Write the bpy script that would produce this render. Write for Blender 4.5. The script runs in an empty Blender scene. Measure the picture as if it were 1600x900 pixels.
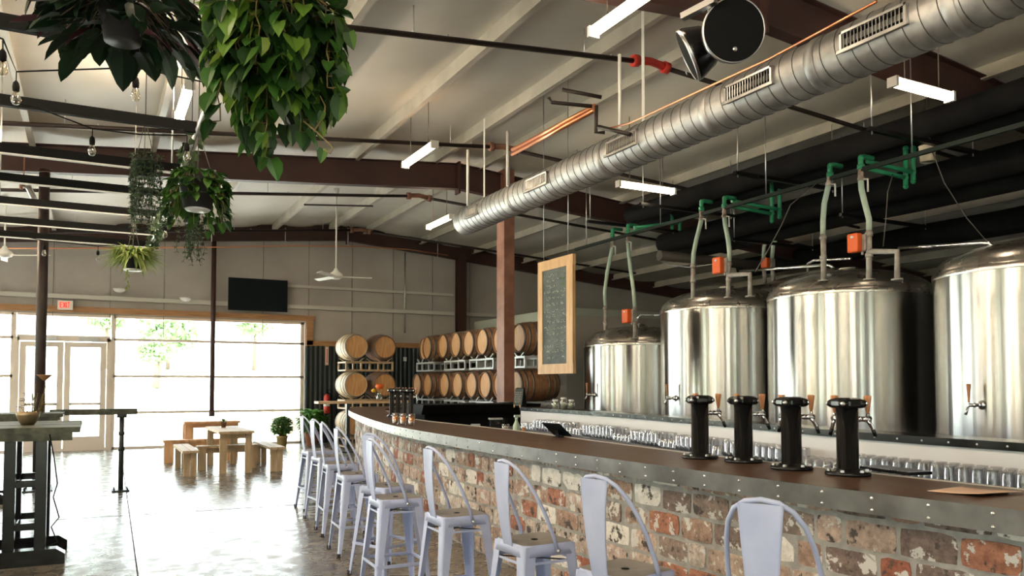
import bpy, math, random
from math import pi, sin, cos, radians as R_, hypot, atan2
from mathutils import Vector, Matrix, noise
random.seed(7)
S = bpy.context.scene
COL = S.collection

# ------------------------------------------------------------------ camera
F, PX, PY, EYE = 1240.0, 800.0, 553.0, 1.61
PITCH = math.atan(47 / F); YAW = math.atan(654 / hypot(F, 47))
cam = bpy.data.cameras.new('camera'); camo = bpy.data.objects.new('camera', cam); COL.objects.link(camo)
camo.location = (0, 0, EYE); camo.rotation_euler = (pi / 2 + PITCH, 0, -YAW)
cam.sensor_width = 36; cam.lens = F * 36 / 1600; cam.shift_y = (PY - 450) / 1600
cam.clip_start = .05; cam.clip_end = 400
S.camera = camo
FW = Vector((sin(YAW) * cos(PITCH), cos(YAW) * cos(PITCH), sin(PITCH)))
RT = Vector((cos(YAW), -sin(YAW), 0)); UP = RT.cross(FW)
def _ray(x, y): return FW * F + RT * (x - PX) - UP * (y - PY)
def atz(x, y, z):
    r = _ray(x, y); return Vector((0, 0, EYE)) + r * ((z - EYE) / r.z)
def atY(x, y, Y):
    r = _ray(x, y); return Vector((0, 0, EYE)) + r * (Y / r.y)
def atX(x, y, X):
    r = _ray(x, y); return Vector((0, 0, EYE)) + r * (X / r.x)
def atd(x, y, w): return Vector((0, 0, EYE)) + _ray(x, y) * (w / F)

# ------------------------------------------------------------------ render view, world, sun, daylight
S.view_settings.view_transform = 'Standard'; S.view_settings.look = 'None'
S.view_settings.gamma = 1; S.view_settings.use_curve_mapping = False
S.view_settings.exposure = 1.08
S.cycles.max_bounces = 10; S.cycles.diffuse_bounces = 5; S.cycles.glossy_bounces = 5
S.cycles.transmission_bounces = 8; S.cycles.transparent_max_bounces = 24
S.cycles.sample_clamp_indirect = 6; S.cycles.caustics_reflective = False; S.cycles.caustics_refractive = False
S.cycles.use_denoising = True
W = bpy.data.worlds.new('sky'); S.world = W; W.use_nodes = True
wn = W.node_tree.nodes; wl = W.node_tree.links; wn.clear()
wo = wn.new('ShaderNodeOutputWorld'); wb = wn.new('ShaderNodeBackground'); sky = wn.new('ShaderNodeTexSky')
sky.sky_type = 'HOSEK_WILKIE'; sky.turbidity = 6; sky.ground_albedo = .4; sky.sun_direction = Vector((.22, -.2, .93)).normalized()
mx = wn.new('ShaderNodeMix'); mx.data_type = 'RGBA'; mx.inputs[0].default_value = .8
mx.inputs[7].default_value = (.93, .97, 1.0, 1)
wl.new(sky.outputs[0], mx.inputs[6]); wl.new(mx.outputs[2], wb.inputs[0]); wb.inputs[1].default_value = 7.0
wl.new(wb.outputs[0], wo.inputs[0])
sun = bpy.data.lights.new('sun', 'SUN'); sun.energy = 24; sun.angle = .02; sun.color = (1, .96, .93)
suno = bpy.data.objects.new('sun', sun); COL.objects.link(suno)
suno.rotation_euler = Vector((.22, -.2, .93)).to_track_quat('Z', 'Y').to_euler()
# sampling portals in the window openings
def portal(loc, rot, sx, sy):
    l = bpy.data.lights.new('window_daylight', 'AREA'); l.shape = 'RECTANGLE'; l.size = sx; l.size_y = sy
    l.cycles.is_portal = True
    o = bpy.data.objects.new('window_daylight', l); COL.objects.link(o); o.location = loc; o.rotation_euler = rot
portal((-.95, 22.25, 1.65), (-pi / 2, 0, 0), 12.1, 3.3)
LEFT_OPEN = [(-5.2, -4.0), (-2.2, -1.2), (.6, 1.9), (3.6, 4.4), (6.0, 7.6), (9.4, 10.3), (12.2, 13.9), (16.4, 17.3), (19.0, 20.6)]
for a, b in LEFT_OPEN: portal((-8.25, (a + b) / 2, 1.7), (0, -pi / 2, 0), 3.2, b - a)
BACK_OPEN = [(-6.5, -4.6), (-1.5, -.2), (2.6, 3.4), (10.2, 11.0), (14.2, 16.0)]  # last two openings added to put light and stripes on the tanks
for a, b in BACK_OPEN: portal(((a + b) / 2, -7.25, 1.7), (pi / 2, 0, 0), b - a, 3.2)

# ------------------------------------------------------------------ materials
def nt(name):
    m = bpy.data.materials.new(name); m.use_nodes = True; n = m.node_tree.nodes; l = m.node_tree.links
    return m, n, l, n['Principled BSDF']
def mat(name, col, rough=.6, metal=0., col2=None, scale=4., detail=6, bump=0., bscale=None, stretch=None, rvar=0., spec=None, coat=0., lo=.35, hi=.65):
    m, n, l, b = nt(name)
    b.inputs['Base Color'].default_value = (*col, 1); b.inputs['Roughness'].default_value = rough; b.inputs['Metallic'].default_value = metal
    if spec is not None: b.inputs['Specular IOR Level'].default_value = spec
    if coat: b.inputs['Coat Weight'].default_value = coat; b.inputs['Coat Roughness'].default_value = .15
    if col2 or bump or rvar:
        tc = n.new('ShaderNodeTexCoord'); mp = n.new('ShaderNodeMapping'); l.new(tc.outputs['Object'], mp.inputs[0])
        if stretch: mp.inputs['Scale'].default_value = stretch
        nz = n.new('ShaderNodeTexNoise'); nz.inputs['Scale'].default_value = scale; nz.inputs['Detail'].default_value = detail
        l.new(mp.outputs[0], nz.inputs['Vector'])
        rp = n.new('ShaderNodeValToRGB'); rp.color_ramp.elements[0].position = lo; rp.color_ramp.elements[1].position = hi
        l.new(nz.outputs['Fac'], rp.inputs[0])
        if col2:
            rp.color_ramp.elements[0].color = (*col, 1); rp.color_ramp.elements[1].color = (*col2, 1)
            l.new(rp.outputs[0], b.inputs['Base Color'])
        if rvar:
            mr = n.new('ShaderNodeMapRange'); mr.inputs[3].default_value = max(.02, rough - rvar); mr.inputs[4].default_value = rough + rvar
            l.new(nz.outputs['Fac'], mr.inputs[0]); l.new(mr.outputs[0], b.inputs['Roughness'])
        if bump:
            n2 = n.new('ShaderNodeTexNoise'); n2.inputs['Scale'].default_value = bscale or scale * 3; n2.inputs['Detail'].default_value = 5
            l.new(mp.outputs[0], n2.inputs['Vector'])
            bp = n.new('ShaderNodeBump'); bp.inputs['Strength'].default_value = bump; bp.inputs['Distance'].default_value = .01
            l.new(n2.outputs['Fac'], bp.inputs['Height']); l.new(bp.outputs[0], b.inputs['Normal'])
    return m
def emit(name, col, s):
    m, n, l, b = nt(name); b.inputs['Base Color'].default_value = (*col, 1)
    b.inputs['Emission Color'].default_value = (*col, 1); b.inputs['Emission Strength'].default_value = s
    return m
def tinted(name, cols, rough=.5, spec=.4, nscale=0, translucent=0.):
    """colour chosen by the per-face attribute 'tint' from a ramp of the thing's own colours"""
    m, n, l, b = nt(name); a = n.new('ShaderNodeAttribute'); a.attribute_name = 'tint'
    rp = n.new('ShaderNodeValToRGB'); e = rp.color_ramp.elements
    while len(e) < len(cols): e.new(.5)
    for i, c in enumerate(cols): e[i].position = i / max(1, len(cols) - 1); e[i].color = (*c, 1)
    l.new(a.outputs['Fac'], rp.inputs[0]); l.new(rp.outputs[0], b.inputs['Base Color'])
    b.inputs['Roughness'].default_value = rough; b.inputs['Specular IOR Level'].default_value = spec
    if translucent:
        out = n['Material Output']; t = n.new('ShaderNodeBsdfTranslucent'); ms = n.new('ShaderNodeMixShader'); ms.inputs[0].default_value = translucent
        l.new(rp.outputs[0], t.inputs[0]); l.new(b.outputs[0], ms.inputs[1]); l.new(t.outputs[0], ms.inputs[2]); l.new(ms.outputs[0], out.inputs[0])
    return m
M = {}
M['maroon'] = mat('maroon_steel', (.040, .016, .013), .6, 0, (.06, .023, .018), 1.5)
M['rustred'] = mat('primer_red_steel', (.20, .085, .055), .55, 0, (.33, .15, .10), 3)
M['purlin'] = mat('cream_steel', (.52, .48, .41), .5, .0, (.40, .37, .32), 2)
M['blackpaint'] = mat('black_paint', (.0055, .0055, .006), .22, 0, (.009, .009, .010), 6, spec=.38)
M['blackmatte'] = mat('black_matte', (.006, .006, .0065), .75, spec=.15)
M['insul'] = mat('black_pipe_insulation', (.009, .009, .010), .85, 0, (.014, .014, .014), 3, bump=.3, spec=.1)
M['pipeblack'] = mat('dark_sprinkler_pipe', (.028, .018, .015), .5, .3)
M['redpaint'] = mat('red_paint', (.62, .045, .03), .4)
M['galv'] = mat('galvanised_steel', (.52, .52, .52), .33, .9, (.66, .65, .63), 7, rvar=.08)
M['chrome'] = mat('chrome', (.82, .82, .84), .12, 1)
M['steel'] = mat('brushed_steel', (.55, .55, .56), .32, 1)
M['copper'] = mat('copper', (.80, .33, .17), .35, 1)
M['whitepaint'] = mat('white_paint', (.78, .77, .74), .5)
M['whiteplas'] = mat('white_plastic', (.80, .81, .85), .4)
M['green'] = mat('green_pvc', (.02, .24, .11), .4, 0, (.03, .32, .15), 5)
M['hose'] = mat('pale_green_hose', (.40, .52, .44), .5, 0, (.50, .60, .52), 8)
M['rustpipe'] = mat('rusty_fitting', (.25, .16, .12), .6, .3, (.50, .42, .38), 14)
M['greypipe'] = mat('grey_pipe', (.50, .47, .45), .5, .2, (.30, .27, .25), 9)
M['orange'] = mat('orange_actuator', (.85, .13, .02), .4)
M['terracotta'] = mat('terracotta', (.50, .19, .10), .8, 0, (.60, .26, .15), 5)
M['potblack'] = mat('black_pot', (.012, .014, .016), .55)
M['wire'] = mat('dark_wire', (.10, .09, .08), .6)
M['seam'] = mat('duct_seam', (.10, .095, .09), .6, .5)
M['postdark'] = mat('dark_brown_post', (.028, .018, .016), .5, .2, (.042, .028, .024), 3)
M['soil'] = mat('soil', (.03, .02, .012), .95)
M['screen'] = mat('dark_screen', (.004, .008, .011), .5, spec=.15)
M['frame'] = mat('storefront_aluminium', (.80, .70, .63), .45, 0, (.84, .74, .67), 2)
M['band'] = mat('zinc_band', (.115, .108, .104), .4, .85, (.185, .178, .172), 5, detail=9, rvar=.1)
M['handle'] = mat('turned_wood', (.45, .17, .07), .4, 0, (.62, .30, .14), 9, stretch=(8, 8, 1))
M['oak'] = mat('light_pine', (.58, .36, .19), .55, 0, (.72, .50, .30), 3, stretch=(1, 8, 8))
M['pine'] = mat('pine_board', (.40, .29, .17), .6, 0, (.55, .42, .27), 2.5, stretch=(6, 6, 1), detail=8)
M['pineor'] = mat('orange_pine', (.62, .34, .17), .6, 0, (.74, .46, .26), 2.5, stretch=(6, 6, 1))
M['header'] = mat('cedar_header', (.34, .17, .075), .65, 0, (.46, .25, .12), 2.5, stretch=(1, 9, 9))
M['hightop'] = mat('weathered_black_wood', (.035, .038, .030), .5, 0, (.11, .12, .09), 5, stretch=(2, 9, 2), rvar=.15, bump=.4, spec=.3)
M['pipeleg'] = mat('dark_iron', (.04, .045, .045), .45, .4)
M['barrelhead'] = mat('oak_barrel_head', (.54, .28, .11), .55, 0, (.70, .41, .19), 3, stretch=(1, 7, 1), detail=8)
M['staves'] = mat('oak_staves', (.20, .095, .045), .6, 0, (.33, .17, .085), 3, stretch=(7, 7, 1), detail=8)
M['stavelit'] = mat('window_lit_staves', (.52, .38, .22), .6, 0, (.64, .50, .32), 3, stretch=(7, 7, 1), detail=8)  # window light painted into the stave colour of the column nearest the glass
M['hoop'] = mat('dull_hoop', (.20, .19, .18), .5, .8)
M['rackpaint'] = mat('grey_rack', (.50, .51, .52), .45, .3)
M['corr'] = mat('corrugated_dark', (.028, .038, .042), .45, .4)
M['cooler'] = mat('cooler_panel', (.52, .50, .47), .5, 0, (.58, .56, .53), 1)
M['coolertrim'] = mat('cooler_trim', (.62, .66, .60), .35, .2)
M['paper'] = mat('kraft_paper', (.62, .42, .31), .8, 0, (.68, .48, .36), 6)
M['chalkbd'] = mat('chalkboard', (.045, .06, .062), .7, 0, (.085, .105, .105), 5)
M['chalk'] = mat('chalk', (.62, .66, .62), .9)
M['chalkg'] = mat('green_chalk', (.30, .52, .22), .9)
M['walnut'] = None
M['amber'] = mat('amber_beer', (.80, .26, .015), .3)
M['amber'].node_tree.nodes['Principled BSDF'].inputs['Transmission Weight'].default_value = 0.
M['tvb'] = mat('tv_bezel', (.006, .006, .007), .5, spec=.2)
M['extred'] = mat('extinguisher_red', (.6, .03, .02), .3, coat=.5)
M['bulbglass'] = None
M['sand'] = mat('tan_box', (.52, .45, .33), .8)

def glass_shell(name, tint=(1, 1, 1), edge=.75, base=.06, rough=.02):
    m, n, l, b = nt(name); out = n['Material Output']
    t = n.new('ShaderNodeBsdfTransparent'); t.inputs[0].default_value = (*tint, 1)
    g = n.new('ShaderNodeBsdfGlossy'); g.inputs['Roughness'].default_value = rough
    lw = n.new('ShaderNodeLayerWeight'); lw.inputs[0].default_value = .35
    mr = n.new('ShaderNodeMapRange'); mr.inputs[3].default_value = base; mr.inputs[4].default_value = edge
    l.new(lw.outputs['Facing'], mr.inputs[0]); ms = n.new('ShaderNodeMixShader')
    l.new(mr.outputs[0], ms.inputs[0]); l.new(t.outputs[0], ms.inputs[1]); l.new(g.outputs[0], ms.inputs[2]); l.new(ms.outputs[0], out.inputs[0])
    return m
M['glass'] = glass_shell('drinking_glass', (.97, .98, 1), .95, .16)
M['pane'] = glass_shell('window_glass', (.97, 1, .98), .5, .03, .0)
M['bulbglass'] = glass_shell('bulb_glass', (.95, .9, .8), .8, .12)

# tank metal: brushed round the drum, so reflections smear vertically
m, n, l, b = nt('tank_steel'); M['tank'] = m
b.inputs['Base Color'].default_value = (.56, .55, .53, 1); b.inputs['Metallic'].default_value = 1; b.inputs['Roughness'].default_value = .24
b.inputs['Anisotropic'].default_value = .9; b.inputs['Anisotropic Rotation'].default_value = .25
tg = n.new('ShaderNodeTangent'); tg.direction_type = 'RADIAL'; tg.axis = 'Z'; l.new(tg.outputs[0], b.inputs['Tangent'])
tc = n.new('ShaderNodeTexCoord'); mp = n.new('ShaderNodeMapping'); mp.inputs['Scale'].default_value = (14, 14, .12); l.new(tc.outputs['Object'], mp.inputs[0])
nz = n.new('ShaderNodeTexNoise'); nz.inputs['Scale'].default_value = 1.5; nz.inputs['Detail'].default_value = 4; l.new(mp.outputs[0], nz.inputs['Vector'])
bp = n.new('ShaderNodeBump'); bp.inputs['Strength'].default_value = .12; bp.inputs['Distance'].default_value = .01; l.new(nz.outputs[0], bp.inputs['Height']); l.new(bp.outputs[0], b.inputs['Normal'])
M['dome'] = mat('tank_dome_steel', (.62, .59, .55), .28, 1, rvar=.05, scale=6)
# spiral duct
M['duct'] = mat('spiral_duct', (.36, .352, .345), .52, .9, (.52, .51, .50), 7, detail=9, rvar=.08)
# walnut bar top
M['walnut'] = mat('walnut_bar_top', (.055, .028, .018), .38, 0, (.105, .055, .034), 3.2, detail=9, stretch=(7, .6, 1), rvar=.1, spec=.35)
# ceiling vinyl
M['ceiling'] = mat('vinyl_insulation', (.60, .56, .49), .6, 0, (.68, .64, .57), .7, detail=5, bump=.5, bscale=2.2)
M['wallgrey'] = mat('grey_wall_panel', (.40, .365, .345), .75, 0, (.48, .445, .42), .9, detail=6)
M['wallleft'] = mat('left_wall_panel', (.42, .41, .38), .75, 0, (.48, .46, .43), .9)
M['walldark'] = mat('charcoal_wall_panel', (.035, .035, .037), .8)
M['girt'] = mat('white_girt', (.56, .54, .50), .5)
# floor: polished concrete
m, n, l, b = nt('polished_concrete'); M['floor'] = m
tc = n.new('ShaderNodeTexCoord'); nz = n.new('ShaderNodeTexNoise'); nz.inputs['Scale'].default_value = .55; nz.inputs['Detail'].default_value = 9; nz.inputs['Roughness'].default_value = .62
l.new(tc.outputs['Object'], nz.inputs['Vector']); rp = n.new('ShaderNodeValToRGB'); e = rp.color_ramp.elements
e[0].position = .32; e[0].color = (.085, .075, .06, 1); e[1].position = .68; e[1].color = (.23, .21, .18, 1); x = e.new(.5); x.color = (.15, .135, .11, 1)
l.new(nz.outputs[0], rp.inputs[0])
n2 = n.new('ShaderNodeTexNoise'); n2.inputs['Scale'].default_value = 7; n2.inputs['Detail'].default_value = 8; l.new(tc.outputs['Object'], n2.inputs['Vector'])
mm = n.new('ShaderNodeMix'); mm.data_type = 'RGBA'; mm.blend_type = 'OVERLAY'; mm.inputs[0].default_value = .45
l.new(rp.outputs[0], mm.inputs[6]); l.new(n2.outputs['Fac'], mm.inputs[7]); l.new(mm.outputs[2], b.inputs['Base Color'])
mr = n.new('ShaderNodeMapRange'); mr.inputs[1].default_value = .3; mr.inputs[2].default_value = .7; mr.inputs[3].default_value = .14; mr.inputs[4].default_value = .40
l.new(n2.outputs['Fac'], mr.inputs[0]); l.new(mr.outputs[0], b.inputs['Roughness'])
b.inputs['Specular IOR Level'].default_value = .7
n3 = n.new('ShaderNodeTexNoise'); n3.inputs['Scale'].default_value = 2.5; n3.inputs['Detail'].default_value = 3; l.new(tc.outputs['Object'], n3.inputs['Vector'])
bp = n.new('ShaderNodeBump'); bp.inputs['Strength'].default_value = .12; bp.inputs['Distance'].default_value = .02; l.new(n3.outputs['Fac'], bp.inputs['Height']); l.new(bp.outputs[0], b.inputs['Normal'])
# stool paint
M['stool'] = mat('lavender_white_enamel', (.40, .46, .70), .4, 0, (.48, .54, .78), 5, rvar=.06, coat=.2)
M['stoolseat'] = mat('worn_reflecting_seat', (.25, .24, .23), .45, .2, (.13, .10, .08), 6, detail=7, lo=.5, hi=.8)  # wear, with reflected grey-brown painted into the base colour
M['rubber'] = mat('rubber', (.02, .02, .02), .8)
# bricks: own colours per brick from the 'tint' attribute, peeling white paint and stains by noise
m, n, l, b = nt('reclaimed_brick'); M['brick'] = m
at = n.new('ShaderNodeAttribute'); at.attribute_name = 'tint'; rp = n.new('ShaderNodeValToRGB'); e = rp.color_ramp.elements; rp.color_ramp.interpolation = 'CONSTANT'
pal = [(.34, .25, .21), (.27, .10, .065), (.40, .33, .29), (.24, .19, .17), (.38, .32, .28), (.45, .40, .37), (.31, .22, .18), (.17, .13, .12), (.33, .15, .10), (.46, .36, .32), (.38, .30, .26), (.30, .21, .17), (.72, .71, .69)]
while len(e) < len(pal): e.new(.5)
for i, c in enumerate(pal): e[i].position = i / len(pal); e[i].color = (*c, 1)
l.new(at.outputs['Fac'], rp.inputs[0])
tc = n.new('ShaderNodeTexCoord'); nz = n.new('ShaderNodeTexNoise'); nz.inputs['Scale'].default_value = 22; nz.inputs['Detail'].default_value = 8; nz.inputs['Roughness'].default_value = .7; l.new(tc.outputs['Object'], nz.inputs['Vector'])
r2 = n.new('ShaderNodeValToRGB'); r2.color_ramp.elements[0].position = .38; r2.color_ramp.elements[1].position = .62
r2.color_ramp.elements[0].color = (.35, .33, .32, 1); r2.color_ramp.elements[1].color = (.68, .66, .64, 1); l.new(nz.outputs[0], r2.inputs[0])
ov = n.new('ShaderNodeMix'); ov.data_type = 'RGBA'; ov.blend_type = 'OVERLAY'; ov.inputs[0].default_value = .9; l.new(rp.outputs[0], ov.inputs[6]); l.new(r2.outputs[0], ov.inputs[7])
nz2 = n.new('ShaderNodeTexNoise'); nz2.inputs['Scale'].default_value = 9; nz2.inputs['Detail'].default_value = 9; nz2.inputs['Roughness'].default_value = .65
mp = n.new('ShaderNodeMapping'); mp.inputs['Location'].default_value = (3.7, 1.2, 9.1); l.new(tc.outputs['Object'], mp.inputs[0]); l.new(mp.outputs[0], nz2.inputs['Vector'])
r3 = n.new('ShaderNodeValToRGB'); r3.color_ramp.elements[0].position = .56; r3.color_ramp.elements[1].position = .585; l.new(nz2.outputs[0], r3.inputs[0])
wh = n.new('ShaderNodeMix'); wh.data_type = 'RGBA'; wh.inputs[7].default_value = (.60, .60, .585, 1); l.new(r3.outputs[0], wh.inputs[0]); l.new(ov.outputs[2], wh.inputs[6])
r4 = n.new('ShaderNodeValToRGB'); r4.color_ramp.elements[0].position = .38; r4.color_ramp.elements[1].position = .43; l.new(nz2.outputs[0], r4.inputs[0])
dk = n.new('ShaderNodeMix'); dk.data_type = 'RGBA'; dk.inputs[6].default_value = (.07, .06, .055, 1); l.new(r4.outputs[0], dk.inputs[0]); l.new(wh.outputs[2], dk.inputs[7])
l.new(dk.outputs[2], b.inputs['Base Color']); b.inputs['Roughness'].default_value = .85
bp = n.new('ShaderNodeBump'); bp.inputs['Strength'].default_value = .6; bp.inputs['Distance'].default_value = .006; l.new(nz.outputs[0], bp.inputs['Height']); l.new(bp.outputs[0], b.inputs['Normal'])
M['mortar'] = mat('grey_mortar', (.28, .28, .275), .9, 0, (.40, .395, .385), 14, detail=8, bump=.8, bscale=30)
M['foliage'] = tinted('pothos_leaf', [(.006, .022, .006), (.018, .06, .012), (.04, .12, .018), (.14, .26, .035), (.30, .40, .08)], .42, .35, translucent=.25)
M['calathea'] = tinted('prayer_plant_leaf', [(.006, .016, .008), (.012, .030, .014), (.022, .042, .022), (.10, .035, .045)], .55, .18, translucent=.05)
M['spider'] = tinted('lime_leaf', [(.08, .14, .03), (.20, .29, .06), (.34, .42, .12), (.45, .5, .2)], .5, .4, translucent=.25)
M['string'] = tinted('grey_green_leaf', [(.02, .045, .02), (.06, .10, .045), (.13, .18, .09)], .5, .3, translucent=.15)
M['bush'] = tinted('bush_leaf', [(.03, .10, .02), (.08, .22, .04), (.18, .36, .08)], .5, .3, translucent=.3)
M['tree'] = tinted('tree_leaf', [(.10, .17, .08), (.20, .29, .14), (.38, .46, .28)], .7, .2, translucent=.2)
M['bark'] = mat('bark', (.12, .09, .06), .9)
M['grass'] = mat('grass', (.47, .49, .39), .95, 0, (.54, .56, .46), .5, detail=8)
M['pave'] = mat('pale_paving', (.62, .61, .58), .9, 0, (.70, .69, .66), .4)
M['lamp'] = emit('lamp_diffuser', (1.0, .80, .56), 10)
M['lampbright'] = emit('bright_lamp_diffuser', (1.0, .80, .56), 80)
M['exitface'] = mat('exit_face', (.85, .83, .78), .4)
M['vine'] = mat('vine_stem', (.24, .17, .06), .6)
M['flower'] = mat('orange_flower', (.85, .16, .02), .6)

# ------------------------------------------------------------------ mesh builder
class MB:
    def __init__(s): s.v = []; s.f = []; s.sm = []; s.t = []
    def add(s, vs, fs, smooth=False, t=0.):
        o = len(s.v); s.v += [tuple(v) for v in vs]
        for f in fs: s.f.append(tuple(i + o for i in f)); s.sm.append(smooth); s.t.append(t)
        return s
    def box(s, c, d, rz=0., ax=None, t=0.):
        """centre, full sizes; ax = optional 3 axis vectors"""
        c = Vector(c); X, Y, Z = ax if ax else (Vector((cos(rz), sin(rz), 0)), Vector((-sin(rz), cos(rz), 0)), Vector((0, 0, 1)))
        vs = [c + X * (d[0] / 2 * i) + Y * (d[1] / 2 * j) + Z * (d[2] / 2 * k) for i in (-1, 1) for j in (-1, 1) for k in (-1, 1)]
        return s.add(vs, [(0, 1, 3, 2), (4, 6, 7, 5), (0, 4, 5, 1), (2, 3, 7, 6), (0, 2, 6, 4), (1, 5, 7, 3)], False, t)
    def b2(s, a, b, t=0.):
        a = Vector(a); b = Vector(b); return s.box((a + b) / 2, [abs(b[i] - a[i]) for i in range(3)], t=t)
    def bar(s, a, b, w, h, up=(0, 0, 1), t=0.):
        a = Vector(a); b = Vector(b); X = (b - a); L = X.length; X.normalize(); U = Vector(up)
        if abs(X.dot(U)) > .98: U = Vector((0, 1, 0))
        Y = U.cross(X).normalized(); Z = X.cross(Y)
        return s.box((a + b) / 2, (L, w, h), ax=(X, Y, Z), t=t)
    def tube(s, pts, r, n=10, cap=True, t=0., smooth=True):
        pts = [Vector(p) for p in pts]; N = len(pts); rs = r if isinstance(r, (list, tuple)) else [r] * N
        rings = []; pn = None
        for i, p in enumerate(pts):
            d = (pts[min(i + 1, N - 1)] - pts[max(i - 1, 0)]).normalized()
            if pn is None:
                a = Vector((0, 0, 1)) if abs(d.z) < .9 else Vector((1, 0, 0)); nn = d.cross(a).normalized()
            else:
                nn = (pn - d * pn.dot(d)); nn = nn.normalized() if nn.length > 1e-6 else d.orthogonal().normalized()
            pn = nn; bb = d.cross(nn)
            rings.append([p + (nn * cos(2 * pi * k / n) + bb * sin(2 * pi * k / n)) * rs[i] for k in range(n)])
        vs = [v for rg in rings for v in rg]; fs = []
        for i in range(N - 1):
            for k in range(n): fs.append((i * n + k, i * n + (k + 1) % n, (i + 1) * n + (k + 1) % n, (i + 1) * n + k))
        s.add(vs, fs, smooth, t)
        if cap:
            o = len(s.v) - len(vs); s.f.append(tuple(o + k for k in reversed(range(n)))); s.sm.append(False); s.t.append(t)
            s.f.append(tuple(o + (N - 1) * n + k for k in range(n))); s.sm.append(False); s.t.append(t)
        return s
    def lathe(s, prof, c=(0, 0, 0), n=24, axis='z', t=0., smooth=True, ax=None):
        """prof = [(r, h)...]; axis z, x or y, or ax = direction vector"""
        c = Vector(c); D = Vector(ax).normalized() if ax is not None else {'z': Vector((0, 0, 1)), 'x': Vector((1, 0, 0)), 'y': Vector((0, 1, 0))}[axis]
        A = D.orthogonal().normalized(); B = D.cross(A); vs = []
        for r, h in prof:
            for k in range(n):
                a = 2 * pi * k / n; vs.append(c + D * h + (A * cos(a) + B * sin(a)) * max(r, 1e-5))
        fs = []
        for i in range(len(prof) - 1):
            for k in range(n): fs.append((i * n + k, i * n + (k + 1) % n, (i + 1) * n + (k + 1) % n, (i + 1) * n + k))
        return s.add(vs, fs, smooth, t)
    def sphere(s, c, r, n=10, t=0., sz=1.):
        return s.lathe([(r * sin(pi * i / (n - 2)), -r * sz * cos(pi * i / (n - 2))) for i in range(n - 1)], c, n, t=t)
    def prism(s, poly, a, b, t=0.):
        """poly = list of 3D points (a closed outline), extruded by b-a"""
        d = Vector(b) - Vector(a); N = len(poly); P = [Vector(p) for p in poly]
        vs = P + [p + d for p in P]
        return s.add(vs, [tuple(reversed(range(N))), tuple(range(N, 2 * N))] + [(i, (i + 1) % N, N + (i + 1) % N, N + i) for i in range(N)], False, t)
    def build(s, name, m, parent=None, origin=None, world=False, bevel=0., label=None):
        me = bpy.data.meshes.new(name); off = Vector((0, 0, 0))
        if world and parent is not None: off = parent.location
        elif origin is not None: off = Vector(origin)
        me.from_pydata([tuple(Vector(v) - off) for v in s.v], [], s.f)
        me.polygons.foreach_set('use_smooth', s.sm)
        if any(s.t):
            at = me.attributes.new('tint', 'FLOAT', 'FACE'); at.data.foreach_set('value', s.t)
        me.update(); me.validate()
        if isinstance(m, str): m = M[m]
        me.materials.append(m)
        o = bpy.data.objects.new(name, me); COL.objects.link(o)
        if parent is not None: o.parent = parent
        elif origin is not None: o.location = off
        if bevel:
            bv = o.modifiers.new('bevel', 'BEVEL'); bv.width = bevel; bv.segments = 2; bv.limit_method = 'ANGLE'
        if label: o['label'] = label
        return o
def tag(o, label, cat, group=None, kind=None):
    o['label'] = label; o['category'] = cat
    if group: o['group'] = group
    if kind: o['kind'] = kind
    return o
def thing(name, label, cat, loc=(0, 0, 0), rz=0., group=None):
    o = bpy.data.objects.new(name, None); COL.objects.link(o); o.location = loc; o.rotation_euler = (0, 0, rz); o.empty_display_size = .1
    return tag(o, label, cat, group)
def struct(o): o['kind'] = 'structure'; return o
def dup(root, loc, rz=0., label=None, group=None, scale=None, skip=()):
    r = root.copy(); COL.objects.link(r); r.location = loc; r.rotation_euler = (0, 0, rz)
    if label: r['label'] = label
    if group: r['group'] = group
    if scale: r.scale = (scale,) * 3
    for ch in list(root.children):
        if ch.name.split('.')[0] in skip: continue
        c = ch.copy(); COL.objects.link(c); c.parent = r
        for g in ch.children:
            d = g.copy(); COL.objects.link(d); d.parent = c
    return r
def spline(pts, step=.1):
    """Catmull-Rom through 2D points, resampled evenly"""
    P = [Vector((*p, 0)) for p in pts]; P = [P[0] * 2 - P[1]] + P + [P[-1] * 2 - P[-2]]; out = []
    for i in range(1, len(P) - 2):
        for k in range(24):
            t = k / 24; a, b_, c, d = P[i - 1:i + 3]
            out.append(.5 * ((2 * b_) + (c - a) * t + (2 * a - 5 * b_ + 4 * c - d) * t * t + (3 * b_ - a - 3 * c + d) * t ** 3))
    out.append(P[-2]); L = [0]
    for i in range(1, len(out)): L.append(L[-1] + (out[i] - out[i - 1]).length)
    n = max(2, int(L[-1] / step)); res = []; j = 0
    for k in range(n + 1):
        s = L[-1] * k / n
        while j < len(L) - 2 and L[j + 1] < s: j += 1
        f = (s - L[j]) / max(1e-9, L[j + 1] - L[j]); res.append(out[j].lerp(out[j + 1], f))
    return res, L[-1]
RIDGE = 6.2
def purlin_z(X): return 5.88 - .092 * abs(X - RIDGE)
def roof_z(X): return purlin_z(X) + .2

# ================================================================== STRUCTURE
XL, XR, YB, YF = -8.0, 22.0, -7.0, 22.0
fl = MB(); fl.b2((XL - .2, YB - .2, -.12), (XR + .2, YF + .2, 0)); struct(fl.build('floor', 'floor'))
jt = MB(); jt.bar((.1, YB, .0005), (.62, YF, .0005), .012, .003); jt.bar((XL, 11.35, .0005), (6, 10.55, .0005), .012, .003)
jt.bar((XL, 3.0, .0005), (3, 2.6, .0005), .010, .003)
struct(jt.build('trim_1', mat('floor_joint', (.03, .027, .023), .8)))
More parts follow.
